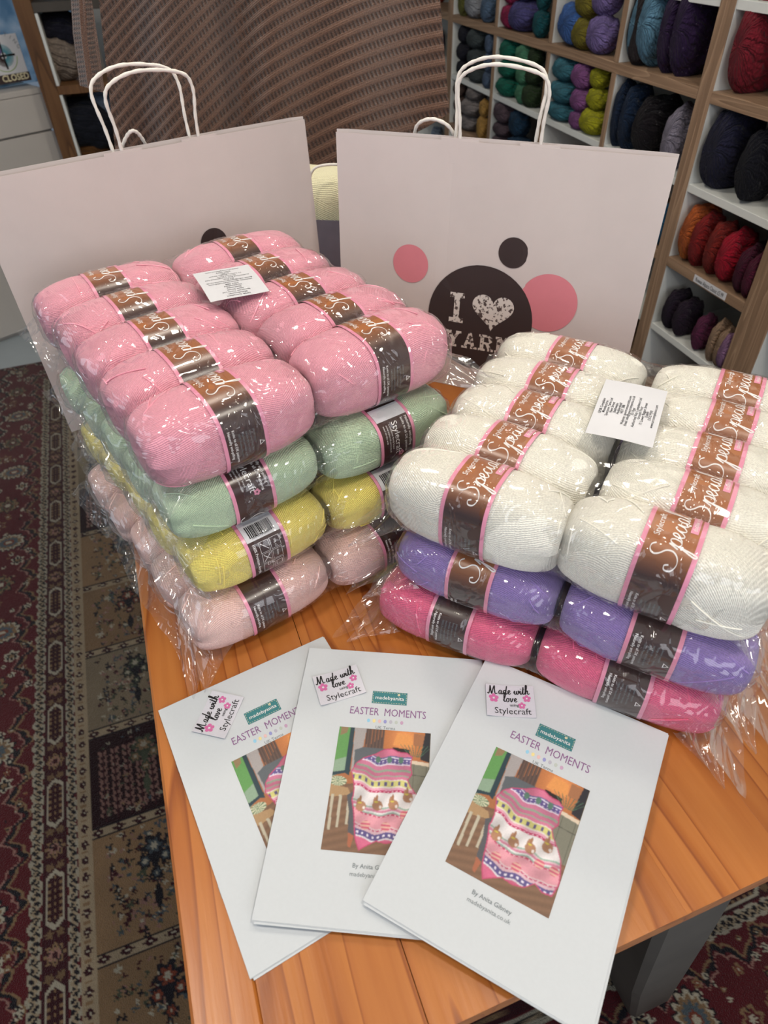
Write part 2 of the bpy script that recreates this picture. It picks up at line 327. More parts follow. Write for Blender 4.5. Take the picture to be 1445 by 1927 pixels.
class Print:
    """flat print: 2-D shapes with materials, mapped onto a surface by xf(x, y, layer)"""
    def __init__(s): s.v = []; s.f = []; s.m = []; s.lay = []; s.mats = []
    def add(s, VF, mat, x=0, y=0, rot=0, lay=1, sx=1, sy=1):
        V, Fs = VF[0], VF[1]; V = np.asarray(V, float).reshape(-1, 2)*[sx, sy]
        if mat not in s.mats: s.mats.append(mat)
        c, q = math.cos(rot), math.sin(rot); V = V@np.array([[c, q], [-q, c]])+[x, y]
        b_ = len(s.v); s.v += V.tolist(); s.lay += [lay]*len(V); s.f += [[i+b_ for i in f] for f in Fs]; s.m += [s.mats.index(mat)]*len(Fs); return s
    def build(s, name, xf, parent, loc=None, rot=None):
        V = [xf(x, y, l) for (x, y), l in zip(s.v, s.lay)]
        me = mesh(name, V, s.f, s.mats, s.m, False); return obj(name, me, parent, None, loc, rot)

# ------------------------------------------------------------------ the setting
def struct(o, label=None): o['kind'] = 'structure'; o['label'] = label or ''; return o
SHELF_AZ = 0.2839; SD = np.array([-math.sin(SHELF_AZ), math.cos(SHELF_AZ), 0]); SN = np.array([SD[1], -SD[0], 0])   # SD runs along the right wall, SN into it
def G(s_, n_, z): v = SD*s_+SN*n_; return (v[0], v[1], z)       # room frame
ROTG = math.atan2(SN[1], SN[0])                                # local x = SN, local y = SD
floor_m = plain('pale_grey_floor', rgb(158, 166, 170), .5, .4, .05, 6)
wall_m = plain('painted_wall', rgb(205, 203, 198), .8, .2, .02, 5)
def slab(name, s0, s1, n0, n1, z0, z1, mt, label):
    return struct(MB().box((n0, s0, z0), (n1, s1, z1)).build(name, mt, rot=(0, 0, ROTG)), label)
DSH = 1.178                                                    # distance of the shelf fronts
slab('floor', -1.6, 4.6, -3.0, 1.9, -.06, 0, floor_m, 'pale grey shop floor around the rug')
slab('ceiling', -1.6, 4.6, -3.0, 1.9, CEIL+.02, CEIL+.08, plain('ceiling_paint', rgb(225, 222, 215), .8, .2), 'white ceiling')
slab('wall_right', -1.6, 4.6, DSH+.41, DSH+.5, 0, CEIL+.02, wall_m, 'wall behind the yarn shelves')
slab('wall_back', 4.5, 4.6, -.25, DSH+.41, 0, CEIL+.02, wall_m, 'back wall behind the shawl')
# ceiling lamps: round recessed lamps that give the light
lampm, lt, lb = nt('lamp_glass'); lt.nodes.remove(lb); em = N(lt, 'ShaderNodeEmission', i_Strength=14.0); em.inputs[0].default_value = (1, .93, .82, 1); lt.links.new(em.outputs[0], lt.nodes['Material Output'].inputs[0])
for (lx, ly) in LAMPS:
    e = empty('ceiling_lamp', (lx, ly, CEIL), label='round recessed warm white ceiling lamp above the table', cat='lamp', group='recessed ceiling lamps')
    mb = MB(); ang = np.linspace(0, 2*math.pi, 25); mb.tube([(.135*math.cos(a), .135*math.sin(a), .01) for a in ang], .012, 6, caps=False); mb.build('lamp_rim', WHITE_BOARD, e, True)
    V, Fs = disc2d(.128, 24); MB().add([(x, y, .012) for x, y in V], [Fs[0][::-1]]).build('lamp_glass', lampm, e, bevel_fix=False)
    l = bpy.data.lights.new('lamp', 'AREA'); l.shape = 'DISK'; l.size = .26; l.energy = LAMP_POWER; l.color = (1, .91, .78)
    lo = bpy.data.objects.new('lamp_light', l); COL.objects.link(lo); lo.parent = e; lo.location = (0, 0, -.004)

# ------------------------------------------------------------------ rug
def build_rug():
    def steps(a, b, f): 
        out = [a]
        while out[-1] < b: out.append(out[-1]+f(out[-1]))
        return np.array(out)
    P = steps(-.80, .98, lambda p: .0031 if p < -.16 else (.03 if p < .33 else .0034))
    Q = steps(-.10, 2.90, lambda q: .0026+.0017*max(0, q-.3))
    p, q = np.meshgrid(P, Q, indexing='ij')
    eL = p+.531; eN = q-.145; eF = 2.725-q
    e = np.minimum(np.minimum(eL, eN), eF); side = np.where(e == eL, 0, np.where(e == eN, 1, 2))
    s = np.where(side == 0, q, p)+np.where(side == 1, .1, 0)
    rc = lambda r, g, b_: np.array([lin(r), lin(g), lin(b_)])*.52
    RED = rc(92, 22, 30); NAVY = rc(24, 20, 28); BEIGE = rc(166, 148, 122); CREAM = rc(190, 182, 162); TANC = rc(140, 112, 82); GREEN = rc(78, 84, 66); BLUE = rc(84, 96, 104); RUST = rc(124, 60, 40); DRED = rc(60, 14, 24); PINKC = rc(160, 120, 110)
    C = np.zeros(p.shape+(3,)); C[:] = RED
    def put(mask, c): C[mask] = c
    wob = .0025*np.sin(s*210)+.0015*np.sin(s*97+e*160)
    # main border: rosettes, curling arabesque, small flowers
    mb_ = (e < 0)
    per = .365
    def along(off, per_): return ((s-off+per_/2) % per_)-per_/2
    # arabesque outline
    ara = e+.036-.016*np.sin(2*math.pi*(s-.09)/per*4)-.011*np.abs(np.sin(2*math.pi*s/per*6))
    put(mb_ & (np.abs(ara) < .0058+.003*np.sin(s*260)), NAVY); put(mb_ & (np.abs(ara-.0085) < .0028), TANC); put(mb_ & (np.abs(ara+.010) < .002), PINKC)
    ara2 = e+.155-.016*np.sin(2*math.pi*s/per*4+1)-.008*np.abs(np.sin(2*math.pi*s/per*7))
    put(mb_ & (np.abs(ara2) < .007), NAVY); put(mb_ & (np.abs(ara2-.008) < .0025), CREAM)
    def blob(ds, de, r, mask, petals, cols, jag=.25, asp=1.0):
        rr = np.hypot(ds/asp, de); th = np.arctan2(de, ds); R_ = r*(1-jag+jag*np.abs(np.cos(th*petals/2)))
        for k, (fr, c) in enumerate(cols): put(mask & (rr < R_*fr), c)
    # scattered small flowers on the border
    rs = np.random.default_rng(3)
    for k in range(420):
        s0 = rs.uniform(-.1, 3.0); e0 = rs.uniform(-.20, -.012); sd = 0 if k % 3 else 1
        if sd == 1: s0 = rs.uniform(.2, 1.1)
        ds = s-s0; de = e-e0; mk = mb_ & (side == sd) & (np.abs(ds) < .02) & (np.abs(de) < .02)
        blob(ds, de, rs.uniform(.004, .011), mk, 5, [(1, CREAM if k % 2 else TANC), (.62, NAVY if k % 4 else RUST), (.3, CREAM)], .5)
    ds = along(.285, per); blob(ds, e+.088, .047, mb_, 14, [(1.12, NAVY), (1, CREAM), (.84, TANC), (.62, BLUE), (.34, RUST), (.2, CREAM)], .25, .75)
    ds = along(.285-.18, per); blob(ds, e+.10, .034, mb_, 8, [(1.12, NAVY), (1, TANC), (.75, GREEN), (.5, RED), (.25, CREAM)], .45, 1)
    ds = along(.285-.09, per); blob(ds, e+.06, .02, mb_, 6, [(1, CREAM), (.7, NAVY), (.35, TANC)], .5)
    ds = along(.285+.09, per); blob(ds, e+.12, .022, mb_, 6, [(1, TANC), (.7, RED), (.35, CREAM)], .5)
    out = e < -.215; put(out, NAVY); put(e < -.228, RED); ds = along(0, .03); put(out & (e > -.228) & (np.abs(ds) < .008), CREAM)
    # guard stripes
    def guard(a, b):
        g = (e+wob >= a) & (e+wob < b); put(g, CREAM*.8); c = (a+b)/2; w_ = (b-a)
        zz = np.abs(e-c)-w_*.28-w_*.1*np.sin(s*430); put(g & (zz < 0), NAVY)
        dz = ((s*1.0) % .018)-.009; put(g & (zz < 0) & (np.abs(np.abs(dz)+(e-c)*.7-.004) < .0022), BEIGE)
    guard(0, .023); guard(.071, .091)
    h_ = (e >= .023) & (e < .071); put(h_, DRED); eh = e-.047
    ds = along(.045, .2)
    hexd = np.maximum(np.abs(eh)/.0165, (np.abs(ds)+np.abs(eh)*.9)/.058)
    put(h_ & (hexd < 1), CREAM*.85); put(h_ & (hexd < .83), DRED*.8)
    chk = (np.sin(ds*2*math.pi/.013) > .1) & (np.sin(eh*2*math.pi/.0105+1.5) > .0); put(h_ & (hexd < .78) & chk, TANC)
    ds2 = along(.145, .2)
    blob(ds2, eh, .021, h_ & (np.abs(ds2) < .03), 8, [(1, TANC), (.72, NAVY), (.6, PINKC), (.3, DRED)], .55)
    for sg in (-1, 1):
        da = np.abs(ds2)-.037; blob(da, np.abs(eh)-.010, .009, h_ & (np.abs(da) < .012), 5, [(1, TANC*.7)], .5)
    b_ = (e >= .091) & (e < .119); put(b_, BEIGE)
    ds = ((s-.01) % .0335)-.01675; dd = np.abs(ds)/.0105+np.abs(e-.105)/.0085; k2 = np.floor((s-.01)/.0335) % 1
    put(b_ & (dd < 1.0+.18*np.sin(s*900)), DRED*.8); put(b_ & (dd < .3), CREAM)
    put(b_ & ((e < .0935)), RED); put(b_ & (np.abs(ds) > .0145) & (np.abs(e-.105) < .006) & (np.abs(np.abs(ds)-.0168)+np.abs(np.abs(e-.105)-.004) < .005), TANC)
    # garden tiles
    t_ = e >= .119; TW = .2385
    ti = np.floor((p+.412)/TW); tj = np.floor((q-.505+.012)/TW+8); fp = (p+.412)-ti*TW; fq = (q-.505+.012)-(tj-8)*TW
    hsh = np.floor((ti*2+tj) % 4)
    bases = [TANC*1.05, DRED*.45, BEIGE*.62, TANC*.9]
    for k in range(4): put(t_ & (hsh == k), bases[k])
    rs = np.random.default_rng(11)
    tilepix = t_ & (p < -.1)
    for j in range(0, 18):
        kk = int((0*2+j) % 4); q0 = .505-.012+(j-8)*TW
        if q0 > 2.7 or q0 < -.2: continue
        sub = tilepix & (tj == j) & (ti == 0)
        idx = np.where(sub.any(1))[0], np.where(sub.any(0))[0]
        if len(idx[0]) == 0: continue
        sl = (slice(idx[0][0], idx[0][-1]+1), slice(idx[1][0], idx[1][-1]+1)); m_ = sub[sl]; fp_, fq_ = fp[sl], fq[sl]; Cs = C[sl]
        cols = [NAVY, DRED, CREAM*.8, GREEN*.8, PINKC*.8, BLUE*.7] if kk != 1 else [CREAM*.6, PINKC*.7, GREEN, BLUE*.8, TANC]
        if kk == 1:     # rows of leaves on stems
            for a in np.arange(.03, .22, .026):
                dz = (fq_ % .017)/.017; leaf = np.abs(np.abs(fp_-a)-.002-.007*dz) < .0022+.0015*(dz < .5); Cs[m_ & leaf & (fq_ > .04) & (fq_ < .20)] = PINKC*.75
                Cs[m_ & (np.abs(fp_-a) < .0014) & (fq_ > .03) & (fq_ < .2)] = DRED
        nf = 230 if kk != 1 else 60
        for _ in range(nf):
            a, b2 = rs.uniform(.03, TW-.004), rs.uniform(.03, TW-.006); r = rs.uniform(.003, .0095); c = cols[rs.integers(len(cols))]; ph = rs.uniform(0, 6)
            dx, dy = fp_-a, fq_-b2; rr = np.hypot(dx, dy*rs.uniform(.6, 1.5)); th = np.arctan2(dy, dx)
            R_ = r*(.65+.35*np.cos(th*rs.integers(3, 7)+ph)); Cs[m_ & (rr < R_)] = c
            if r > .007: Cs[m_ & (rr < R_*.4)] = cols[(rs.integers(len(cols)))]
        # tree trunk and crown
        cx = .12
        tr = (np.abs(fp_-cx) < .004+.004*np.sin(fq_*90)) & (fq_ > .05) & (fq_ < .2); Cs[m_ & tr] = NAVY if kk != 1 else GREEN
        for (dx_, dy_, r) in ((0, .185, .028), (-.02, .16, .017), (.02, .16, .017), (0, .13, .014)):
            rr = np.hypot(fp_-cx-dx_, fq_-dy_); th = np.arctan2(fq_-dy_, fp_-cx-dx_)
            R_ = r*(.8+.2*np.cos(th*6)); Cs[m_ & (rr < R_)] = NAVY*1.2 if kk != 1 else GREEN*.8; Cs[m_ & (rr < R_*.6)] = [BLUE*.7, TANC, GREEN, RUST][kk]; Cs[m_ & (rr < R_*.3)] = CREAM*.8
        C[sl] = Cs
    # strips between the tiles
    for (ff, ss) in ((fq, p), (fp, q)):
        st = t_ & (ff < .024)
        if ff is fp: st = st & (p > -.39)
        put(st, BEIGE*.95); ds = ((ss-.0) % .042)-.021; dd = np.abs(ds)/.014+np.abs(ff-.012)/.0085; put(st & (dd < 1+.15*np.sin(ss*800)), DRED*.8); put(st & (dd < .28), CREAM)
        put(st & (np.abs(ff-.0015) < .0015), NAVY); put(st & (np.abs(ff-.0225) < .0015), NAVY)
    # worn, slightly uneven dye
    sh = 1+.06*np.sin(p*61+np.sin(q*23))*np.sin(q*47)+.10*(RNG.random(p.shape)-.5); C *= sh[..., None]
    pts = RB[None, None]*p[..., None]+RA[None, None]*q[..., None]; pts[..., 2] = .010+.0006*RNG.random(p.shape)
    edge = (p < -.795) | (q < -.095) | (q > 2.885) | (p > .975); pts[..., 2][edge] = .001
    m, t, b, a = painted('woven_rug_pile', .95, .1)
    tc = N(t, 'ShaderNodeTexCoord'); nz = N(t, 'ShaderNodeTexNoise', i_Scale=420.0, i_Detail=2.0); t.links.new(tc.outputs['Object'], nz.inputs['Vector']); bump(t, b, nz.outputs[0], .004)
    b.inputs['Sheen Weight'].default_value = .15
    me = mesh('patterned_rug', pts.reshape(-1, 3), grid_faces(*p.shape)[:, ::-1], [m], col=np.concatenate([C, np.ones(p.shape+(1,))], -1).reshape(-1, 4))
    tag(obj('patterned_rug', me), 'dark red persian style rug with garden tiles and rosette border under the table', 'rug')
build_rug()

# ------------------------------------------------------------------ table
P0, P1, Q0, Q1, TH = -.127, .70, .094, 1.74, .027
ROTR = math.atan2(RB[1], RB[0])
tb = empty('pine_table', F(.2, .9, 0), ROTR, label='orange pine plank table with worn grey painted legs under the yarn packs', cat='table')
def TL_(p, q, z): return (p-.2, q-.9, z)
edges = [P0, -.07, .058, .185, .31, .43, .56, P1]
for i in range(len(edges)-1):
    g0 = 0; g1 = 0
    if i == 2: g0 = .0007
    z1 = T
    MB().box((-(edges[i+1]-edges[i])/2+g0, -(Q1-Q0)/2, -TH), ((edges[i+1]-edges[i])/2-g1, (Q1-Q0)/2, 0), bev=(.0002 if 0 < i < len(edges)-2 else .003)).build('board', PINE, tb, loc=TL_((edges[i]+edges[i+1])/2, (Q0+Q1)/2, z1))
ap = MB(); ap.box(TL_(P0+.07, Q0+.10, T-TH-.08), TL_(P1-.07, Q0+.125, T-TH-.0005)); ap.build('apron', GREY_PAINT, tb)
ap = MB(); ap.box(TL_(P0+.07, Q1-.125, T-TH-.08), TL_(P1-.07, Q1-.10, T-TH-.0005)); ap.build('apron', GREY_PAINT, tb)
for pp in (P0+.07, P1-.095):
    ap = MB(); ap.box(TL_(pp, Q0+.126, T-TH-.08), TL_(pp+.025, Q1-.126, T-TH-.0005)); ap.build('apron', GREY_PAINT, tb)
def leg(p, q, sp, sq):
    # chunky leg that leans outward towards the floor
    mb = MB(); V = []
    for (z, k, a) in ((T-TH-.0006, 0, .046), (T-.2, .22, .047), (T-.45, .55, .046), (.02, 1, .040), (.011, 1, .037)):
        cx, cy = p+sp*.135*k, q+sq*.012*k
        for (dx, dy) in ((-1, -.82), (-.82, -1), (.82, -1), (1, -.82), (1, .82), (.82, 1), (-.82, 1), (-1, .82)): V.append(TL_(cx+dx*a, cy+dy*a, z))
    Fs = [[i*8+k, i*8+(k+1) % 8, (i+1)*8+(k+1) % 8, (i+1)*8+k] for i in range(4) for k in range(8)]+[list(range(8)), [32+k for k in range(8)]]
    mb.add(V, Fs).build('leg', GREY_PAINT, tb)
leg(.350, .148, 1, -1); leg(P0+.19, .148, -1, -1); leg(.37, Q1-.16, 1, 1); leg(P0+.19, Q1-.16, -1, 1)

# ------------------------------------------------------------------ yarn balls
EX = 2.8
def ball_mesh(name, L, W, H, seed):
    """centre-pull ball: long body, rounded ends with a dimple, slightly pinched under the band; UV in metres"""
    rs = np.random.default_rng(seed); nps, nth = 58, 80
    psi = np.linspace(0.0, math.pi, nps); th = np.linspace(0, 2*math.pi, nth, endpoint=False)
    X = np.sign(np.cos(psi))*np.abs(np.cos(psi))**.60; R = np.sin(psi)**.42
    Lx = L/2*X; Lx = Lx-np.sign(X)*.016*np.exp(-(R*W/2/.016)**2)
    R = R*(1-.022*np.exp(-(Lx/.03)**6))*(1-.05*(np.abs(X))**2)
    ct, st = np.cos(th), np.sin(th); cr = (np.abs(ct)**EX+np.abs(st)**EX)**(-1/EX)
    d = np.zeros((nps, nth))
    for k in range(5):       # winding facets: broad raised bands running slantwise round the ball
        a = rs.uniform(-.9, .9); ph = rs.uniform(0, 6.28); d += .010*np.maximum(0, np.cos(th[None]-ph-a*2.2*X[:, None]))**10*rs.choice([1, .7])
    for k in range(4): d += .008*np.sin(th[None]*rs.integers(2, 6)+X[:, None]*rs.uniform(-5, 5)+rs.uniform(0, 6))
    endm = np.clip((np.abs(X)-.55)/.35, 0, 1)[:, None]; d += endm*.02*np.cos(th[None]*9+X[:, None]*7+rs.uniform(0, 6))
    flat = np.exp(-(Lx/.032)**6)[:, None]; d = d*(1-.9*flat)
    RR = R[:, None]*(1+d)*cr[None]
    V = np.stack([np.repeat(Lx[:, None], nth, 1), RR*W/2*ct[None], RR*H/2*st[None]], -1)
    arc = th/(2*math.pi)*math.pi*(W+H)/2*1.04
    seg = np.concatenate([[0], np.cumsum(np.hypot(np.diff(Lx), np.diff(R*W/2)))]); UVx = seg-seg[-1]/2
    # close the seam with a duplicated column
    V = np.concatenate([V, V[:, :1]], 1); arc = np.append(arc, math.pi*(W+H)/2*1.04)
    endf = (R/np.maximum(R.max(), 1e-6))[:, None]
    UV = np.stack([np.repeat(UVx[:, None], nth+1, 1), np.repeat(arc[None], nps, 0)*(.25+.75*endf)], -1)
    return mesh(name, V.reshape(-1, 3), grid_faces(nps, nth+1), [None], uv=UV.reshape(-1, 2))
def strands_mesh(name, L, W, H, seed):
    rs = np.random.default_rng(seed+50); mb = MB()
    for k in range(11):
        s_ = rs.choice([-1, 1]); x0, x1 = sorted(rs.uniform(.30, .97, 2)); th0 = rs.uniform(0, 6.28); tw = rs.uniform(-1.2, 1.2); P = []
        for i in range(13):
            u = i/12; X = s_*(x0+(x1-x0)*u); th = th0+tw*u; c = abs(X)**(1/.6); R = (max(0, 1-c*c)**.5)**.42*(1-.05*X*X)
            cr = (abs(math.cos(th))**EX+abs(math.sin(th))**EX)**(-1/EX); R *= cr*1.008
            P.append((L/2*X, R*(W/2)*math.cos(th), R*(H/2)*math.sin(th)))
        mb.tube(P, .00095, 5)
    me = mesh(name, mb.v, mb.f, [None]); return me
def band_geo(W, H, roll=0):
    """surface of the label band: c = arc length from the top towards the viewer side (-Y), b = along the axis"""
    th = np.linspace(0, 2*math.pi, 721); a = math.pi/2+th   # a grows from top (+Z) towards -Y
    cr = (np.abs(np.cos(a))**EX+np.abs(np.sin(a))**EX)**(-1/EX); y, z = np.cos(a)*cr*W/2*1.003, np.sin(a)*cr*H/2*1.003
    s_ = np.concatenate([[0], np.cumsum(np.hypot(np.diff(y), np.diff(z)))]); tot = s_[-1]
    def f(b, c, off=0.0):
        cc = (c-roll) % tot; yy = np.interp(cc, s_, y); zz = np.interp(cc, s_, z); r = math.hypot(yy, zz); k = 1+(off)/r
        return (b, yy*k, zz*k)
    return f, tot
BW = .0262      # half width of the band
def band_mesh(W, H, design, roll=0):
    f, tot = band_geo(W, H, roll); n = 120; bs = [-BW, -BW+.0042, -BW+.0045, 0, BW-.0045, BW-.0042, BW]; V = []; Cc = []
    dk = np.array(rgb(66, 42, 38)); cop = np.array(rgb(166, 104, 62)); pk = np.array(rgb(232, 152, 178))
    for i in range(n):
        c = tot*i/n; cs = c if c < tot/2 else c-tot
        for b in bs:
            V.append(f(b, c, .0006)); 
            if design == 'special': k = 1-min(1, max(0, (abs(cs-.0)-.030)/.035))
            else: k = 0
            Cc.append(pk if abs(b) > BW-.0043 else dk*(1-k)+cop*k)
    nb = len(bs); Fc = np.array([[i*nb+j, i*nb+j+1, ((i+1) % n)*nb+j+1, ((i+1) % n)*nb+j] for i in range(n) for j in range(nb-1)])
    return mesh('label_band', V, Fc, [LABELM], col=Cc)
def band_print(W, H, design, roll=0):
    f, tot = band_geo(W, H, roll); pr = Print(); Q = -math.pi/2
    # print frame: x = along c (towards the viewer), y = along b; text that reads away from the viewer runs to -c with its top towards -b
    up = math.pi
    if design == 'special':
        V, Fs, wd = hand2d('Special', .0245, .046, 1.0); pr.add((V, Fs), WHITE_INK, .048, .0100, up)
        pr.add(text2d('Stylecraft', .0085), WHITE_INK, .022, -.0115, up); pr.add(flower2d(.0036), TAG_PINK, -.028, -.0130)
        pr.add(rect2d(-.027, .0130, .006, .0200), TAG_PINK, lay=1); pr.add(text2d('double knit', .0058), WHITE_INK, .003, .0182, up, lay=2)
        for i, s_ in enumerate(['Naturally anti-pilling', 'Knits to all DK patterns']):
            pr.add(text2d(s_, .0042, bold=.01), WHITE_INK, .088, -.0185+i*.0052, 0)
        for i in range(5): pr.add(text2d(['100% Premium Acrylic', 'machine washable at 40', 'tumble dry low heat', 'keep away from fire', 'please recycle'][i], .0032), SOFTINK, .094, -.0075+i*.0043, 0)
        tri = np.array([(0, 0), (.007, 0), (.0035, .006)]); ti = tri*.62+[.0013, .0009]
        pr.add((np.vstack([tri, ti]), [[0, 1, 4, 3], [1, 2, 5, 4], [2, 0, 3, 5]]), WHITE_INK, .110, .0150)
    elif design == 'logo':
        pr.add(rect2d(.012, -BW+.0046, .034, BW-.0046), STICKER)
        pr.add(text2d('Stylecraft', .0118), WHITE_INK, .038, -.004, 0); pr.add(flower2d(.0044), TAG_PINK, .084, .004)
        for i, s_ in enumerate(['a craftsman family brand', 'www.stylecraft-yarns.co.uk', 'wool on the web']):
            pr.add(text2d(s_, .0034), WHITE_INK, .040, -.0085-.0042*i, 0)
        for i, s_ in enumerate(['Naturally anti-pilling', 'knits to all DK patterns']): pr.add(text2d(s_, .0050, bold=.012), WHITE_INK, .037, .0155-.0062*i+.001, 0)
        V, Fs, wd = hand2d('S', .030, .04, 1.); pr.add((V, Fs), WHITE_INK, .135, .010, up)
    else:
        pr.add(rect2d(.020, -BW+.0046, .050, BW-.0046), STICKER); rs = random.Random(5); x = -.016
        while x < .016:
            w_ = rs.choice([.0005, .0009, .0014]); pr.add(rect2d(.030, x, .046, x+w_), INK, lay=2); x += w_+rs.choice([.0005, .0009])
        pr.add(text2d('5034533026891', .0042), INK, .0475, -.014, math.pi/2, lay=2)
        pr.add(text2d('100% Premium Acrylic', .0050, bold=.012), WHITE_INK, .053, -.0175, 0)
        for (x0, y0) in ((.054, -.010), (.070, -.010), (.086, -.010), (.054, .004), (.070, .004), (.086, .004)):
            pr.add(frame2d(x0, y0, x0+.0145, y0+.0125, .0004), WHITE_INK)
        pr.add(text2d('DK', .007), WHITE_INK, .090, -.0055, math.pi/2, lay=1)
        for (a0, b0, a1, b1) in ((.056, -.008, .066, .001), (.072, -.008, .082, .001), (.082, -.008, .072, .001)):
            d = np.array([b1-b0, a0-a1]); d = d/np.linalg.norm(d)*.0004; A, B = np.array([a0, b0]), np.array([a1, b1]); pr.add((np.array([A-d, B-d, B+d, A+d]), [[0, 1, 2, 3]]), WHITE_INK)
        pr.add(text2d('50g x2', .0038), WHITE_INK, .057, .009, 0); pr.add(text2d('4mm', .0045), WHITE_INK, .072, .009, 0); pr.add(frame2d(.089, .0065, .097, .0145, .0006), WHITE_INK)
        pr.add(text2d('40', .0042), WHITE_INK, .0565, .016, 0); pr.add(text2d('P', .0045), WHITE_INK, .0715, .0165, 0)
    # split wide faces so that rectangles bend with the band
    def xf(x, y, l): return f(y, x, .0006+.00035*l)
    V2, F2, L2, M2 = [], [], [], []
    for fa, mi in zip(pr.f, pr.m):
        xs = [pr.v[i][0] for i in fa]
        if len(fa) == 4 and max(xs)-min(xs) > .006:
            n = int((max(xs)-min(xs))/.004)+1; a, b_, c, d = [np.array(pr.v[i]) for i in fa]; l = pr.lay[fa[0]]
            for k in range(n):
                t0, t1 = k/n, (k+1)/n; base = len(V2)
                V2 += [a+(b_-a)*t0, a+(b_-a)*t1, d+(c-d)*t1, d+(c-d)*t0]; L2 += [l]*4; F2.append([base, base+1, base+2, base+3]); M2.append(mi)
        else:
            base = len(V2); V2 += [np.array(pr.v[i]) for i in fa]; L2 += [pr.lay[i] for i in fa]; F2.append(list(range(base, base+len(fa)))); M2.append(mi)
    pr.v = [tuple(v) for v in V2]; pr.f = F2; pr.m = M2; pr.lay = L2
    V = [xf(x, y, l) for (x, y), l in zip(pr.v, pr.lay)]
    return mesh('lettering', V, pr.f, pr.mats, pr.m, False)

PACKS = [
 # n: colour name; o: centre of the front left ball; u, v: directions of balls and rows; L, W: ball size; P, w: spacings; z: from, to; d: band print; roll: turn of the band (left, right row)
 dict(n='pale pink', c=rgb(255, 208, 200), o=(-.168, .556), u=31, v=126, L=.190, P=.190, w=.080, z=(0, .075), W=.091, d='special', roll=(.045, .05), side=0, pos='bottom pack of the left stack', s1='lowest left pack'),
 dict(n='lemon yellow', c=rgb(255, 230, 124), o=(-.163, .587), u=32, v=127, L=.184, P=.184, w=.079, z=(.0725, .146), W=.090, d='care', roll=(.012, .004), side=0, pos='second lowest pack of the left stack', s1='yellow pack'),
 dict(n='mint green', c=rgb(198, 220, 186), o=(-.172, .608), u=30, v=127, L=.193, P=.193, w=.079, z=(.1435, .2195), W=.093, d='logo', roll=(.026, .002), side=0, pos='third pack up in the left stack', s1='green pack'),
 dict(n='baby pink', c=rgb(255, 172, 190), o=(-.174, .616), u=32.4, v=124.7, L=.202, P=.199, w=.0915, z=(.2165, .308), W=.106, d='special', roll=(.026, .026), side=0, pos='top pack of the left stack', s1='top pink pack', du={(1, 0): (.004, .014), (1, 1): (.004, .007)}),
 dict(n='raspberry pink', c=rgb(248, 112, 152), o=(.088, .514), u=-27, v=63, L=.201, P=.202, w=.077, z=(0, .073), W=.086, d='special', roll=(.055, .055), side=1, pos='bottom pack of the right stack', s1='lowest right pack'),
 dict(n='lilac purple', c=rgb(160, 134, 202), o=(.110, .522), u=-29.0, v=61.5, L=.197, P=.198, w=.077, z=(.069, .1435), W=.087, d='special', roll=(.006, .05), side=1, pos='middle pack of the right stack', s1='purple pack'),
 dict(n='white', c=rgb(247, 242, 230), o=(.104, .537), u=-28.6, v=58.5, L=.204, P=.207, w=.0757, z=(.1395, .240), W=.090, d='special', roll=(.010, .006), side=1, pos='top pack of the right stack', s1='white pack', du={(1, 0): (-.012, 0), (1, 1): (.004, 0)}),
]
ROWS = ['first', 'second', 'third', 'fourth', 'fifth']
def make_pack(pk, pi):
    H = pk['z'][1]-pk['z'][0]; L, W = pk['L'], pk['W']; ymat = yarn_mat(pk['n'].replace(' ', '_')+'_yarn', pk['c'], strand=2.1 if pk['n'] != 'white' else 2.3, amp=.0012 if pk['n'] != 'white' else .0009)
    vars_ = [(ball_mesh('winding', L, W, H, pi*10+k), strands_mesh('loose_strands', L, W, H, pi*10+k)) for k in range(3)]
    bands = [(band_mesh(W, H, pk['d'], r), band_print(W, H, pk['d'], r)) for r in pk['roll']]
    U_, V_ = dirv(pk['u']), dirv(pk['v']); rs = random.Random(pi); balls = []
    for i in (0, 1):
        for j in range(5):
            c = np.array([pk['o'][0], pk['o'][1], 0])+U_*(i*pk['P']+pk.get('du', {}).get((i, j), (0, 0))[0]+rs.uniform(-.003, .003)*(j > 0))+V_*(j*pk['w']+pk.get('du', {}).get((i, j), (0, 0))[1]); zc = T+(pk['z'][0]+pk['z'][1])/2
            top = pi in (3, 6)
            seen = top or j == 0 or i == 0
            if pk['side'] == 1 and not top: seen = j == 0
            if seen:
                lab = f"{pk['n']} yarn ball, {ROWS[j]} from the front, {('left', 'right')[i]} row of the {pk['s1']}"; grp = f"yarn balls in the {pk['pos']}"
            else:
                lab = f"{pk['n']} yarn ball hidden among the others inside the {pk['s1']}"; grp = f"hidden yarn balls in the {pk['pos']}"
            e = empty('yarn_ball', (c[0], c[1], zc), math.radians((pk['v']-90 if top else (pk['u']+pk['v']-90)/2)+(rs.uniform(-2.0, 2.0) if j else 0)), label=lab, cat='yarn ball', group=grp)
            k = (i*2+j) % 3; b = obj('winding', vars_[k][0], e, ymat, rot=(rs.choice([0, math.pi]), 0, rs.choice([0, math.pi])))
            obj('loose_strands', vars_[k][1], e, ymat, rot=b.rotation_euler)['kind'] = 'stuff'
            bd = obj('label_band', bands[i][0], e); obj('lettering', bands[i][1], bd)
            balls.append((c[0], c[1], zc))
    return balls, ymat

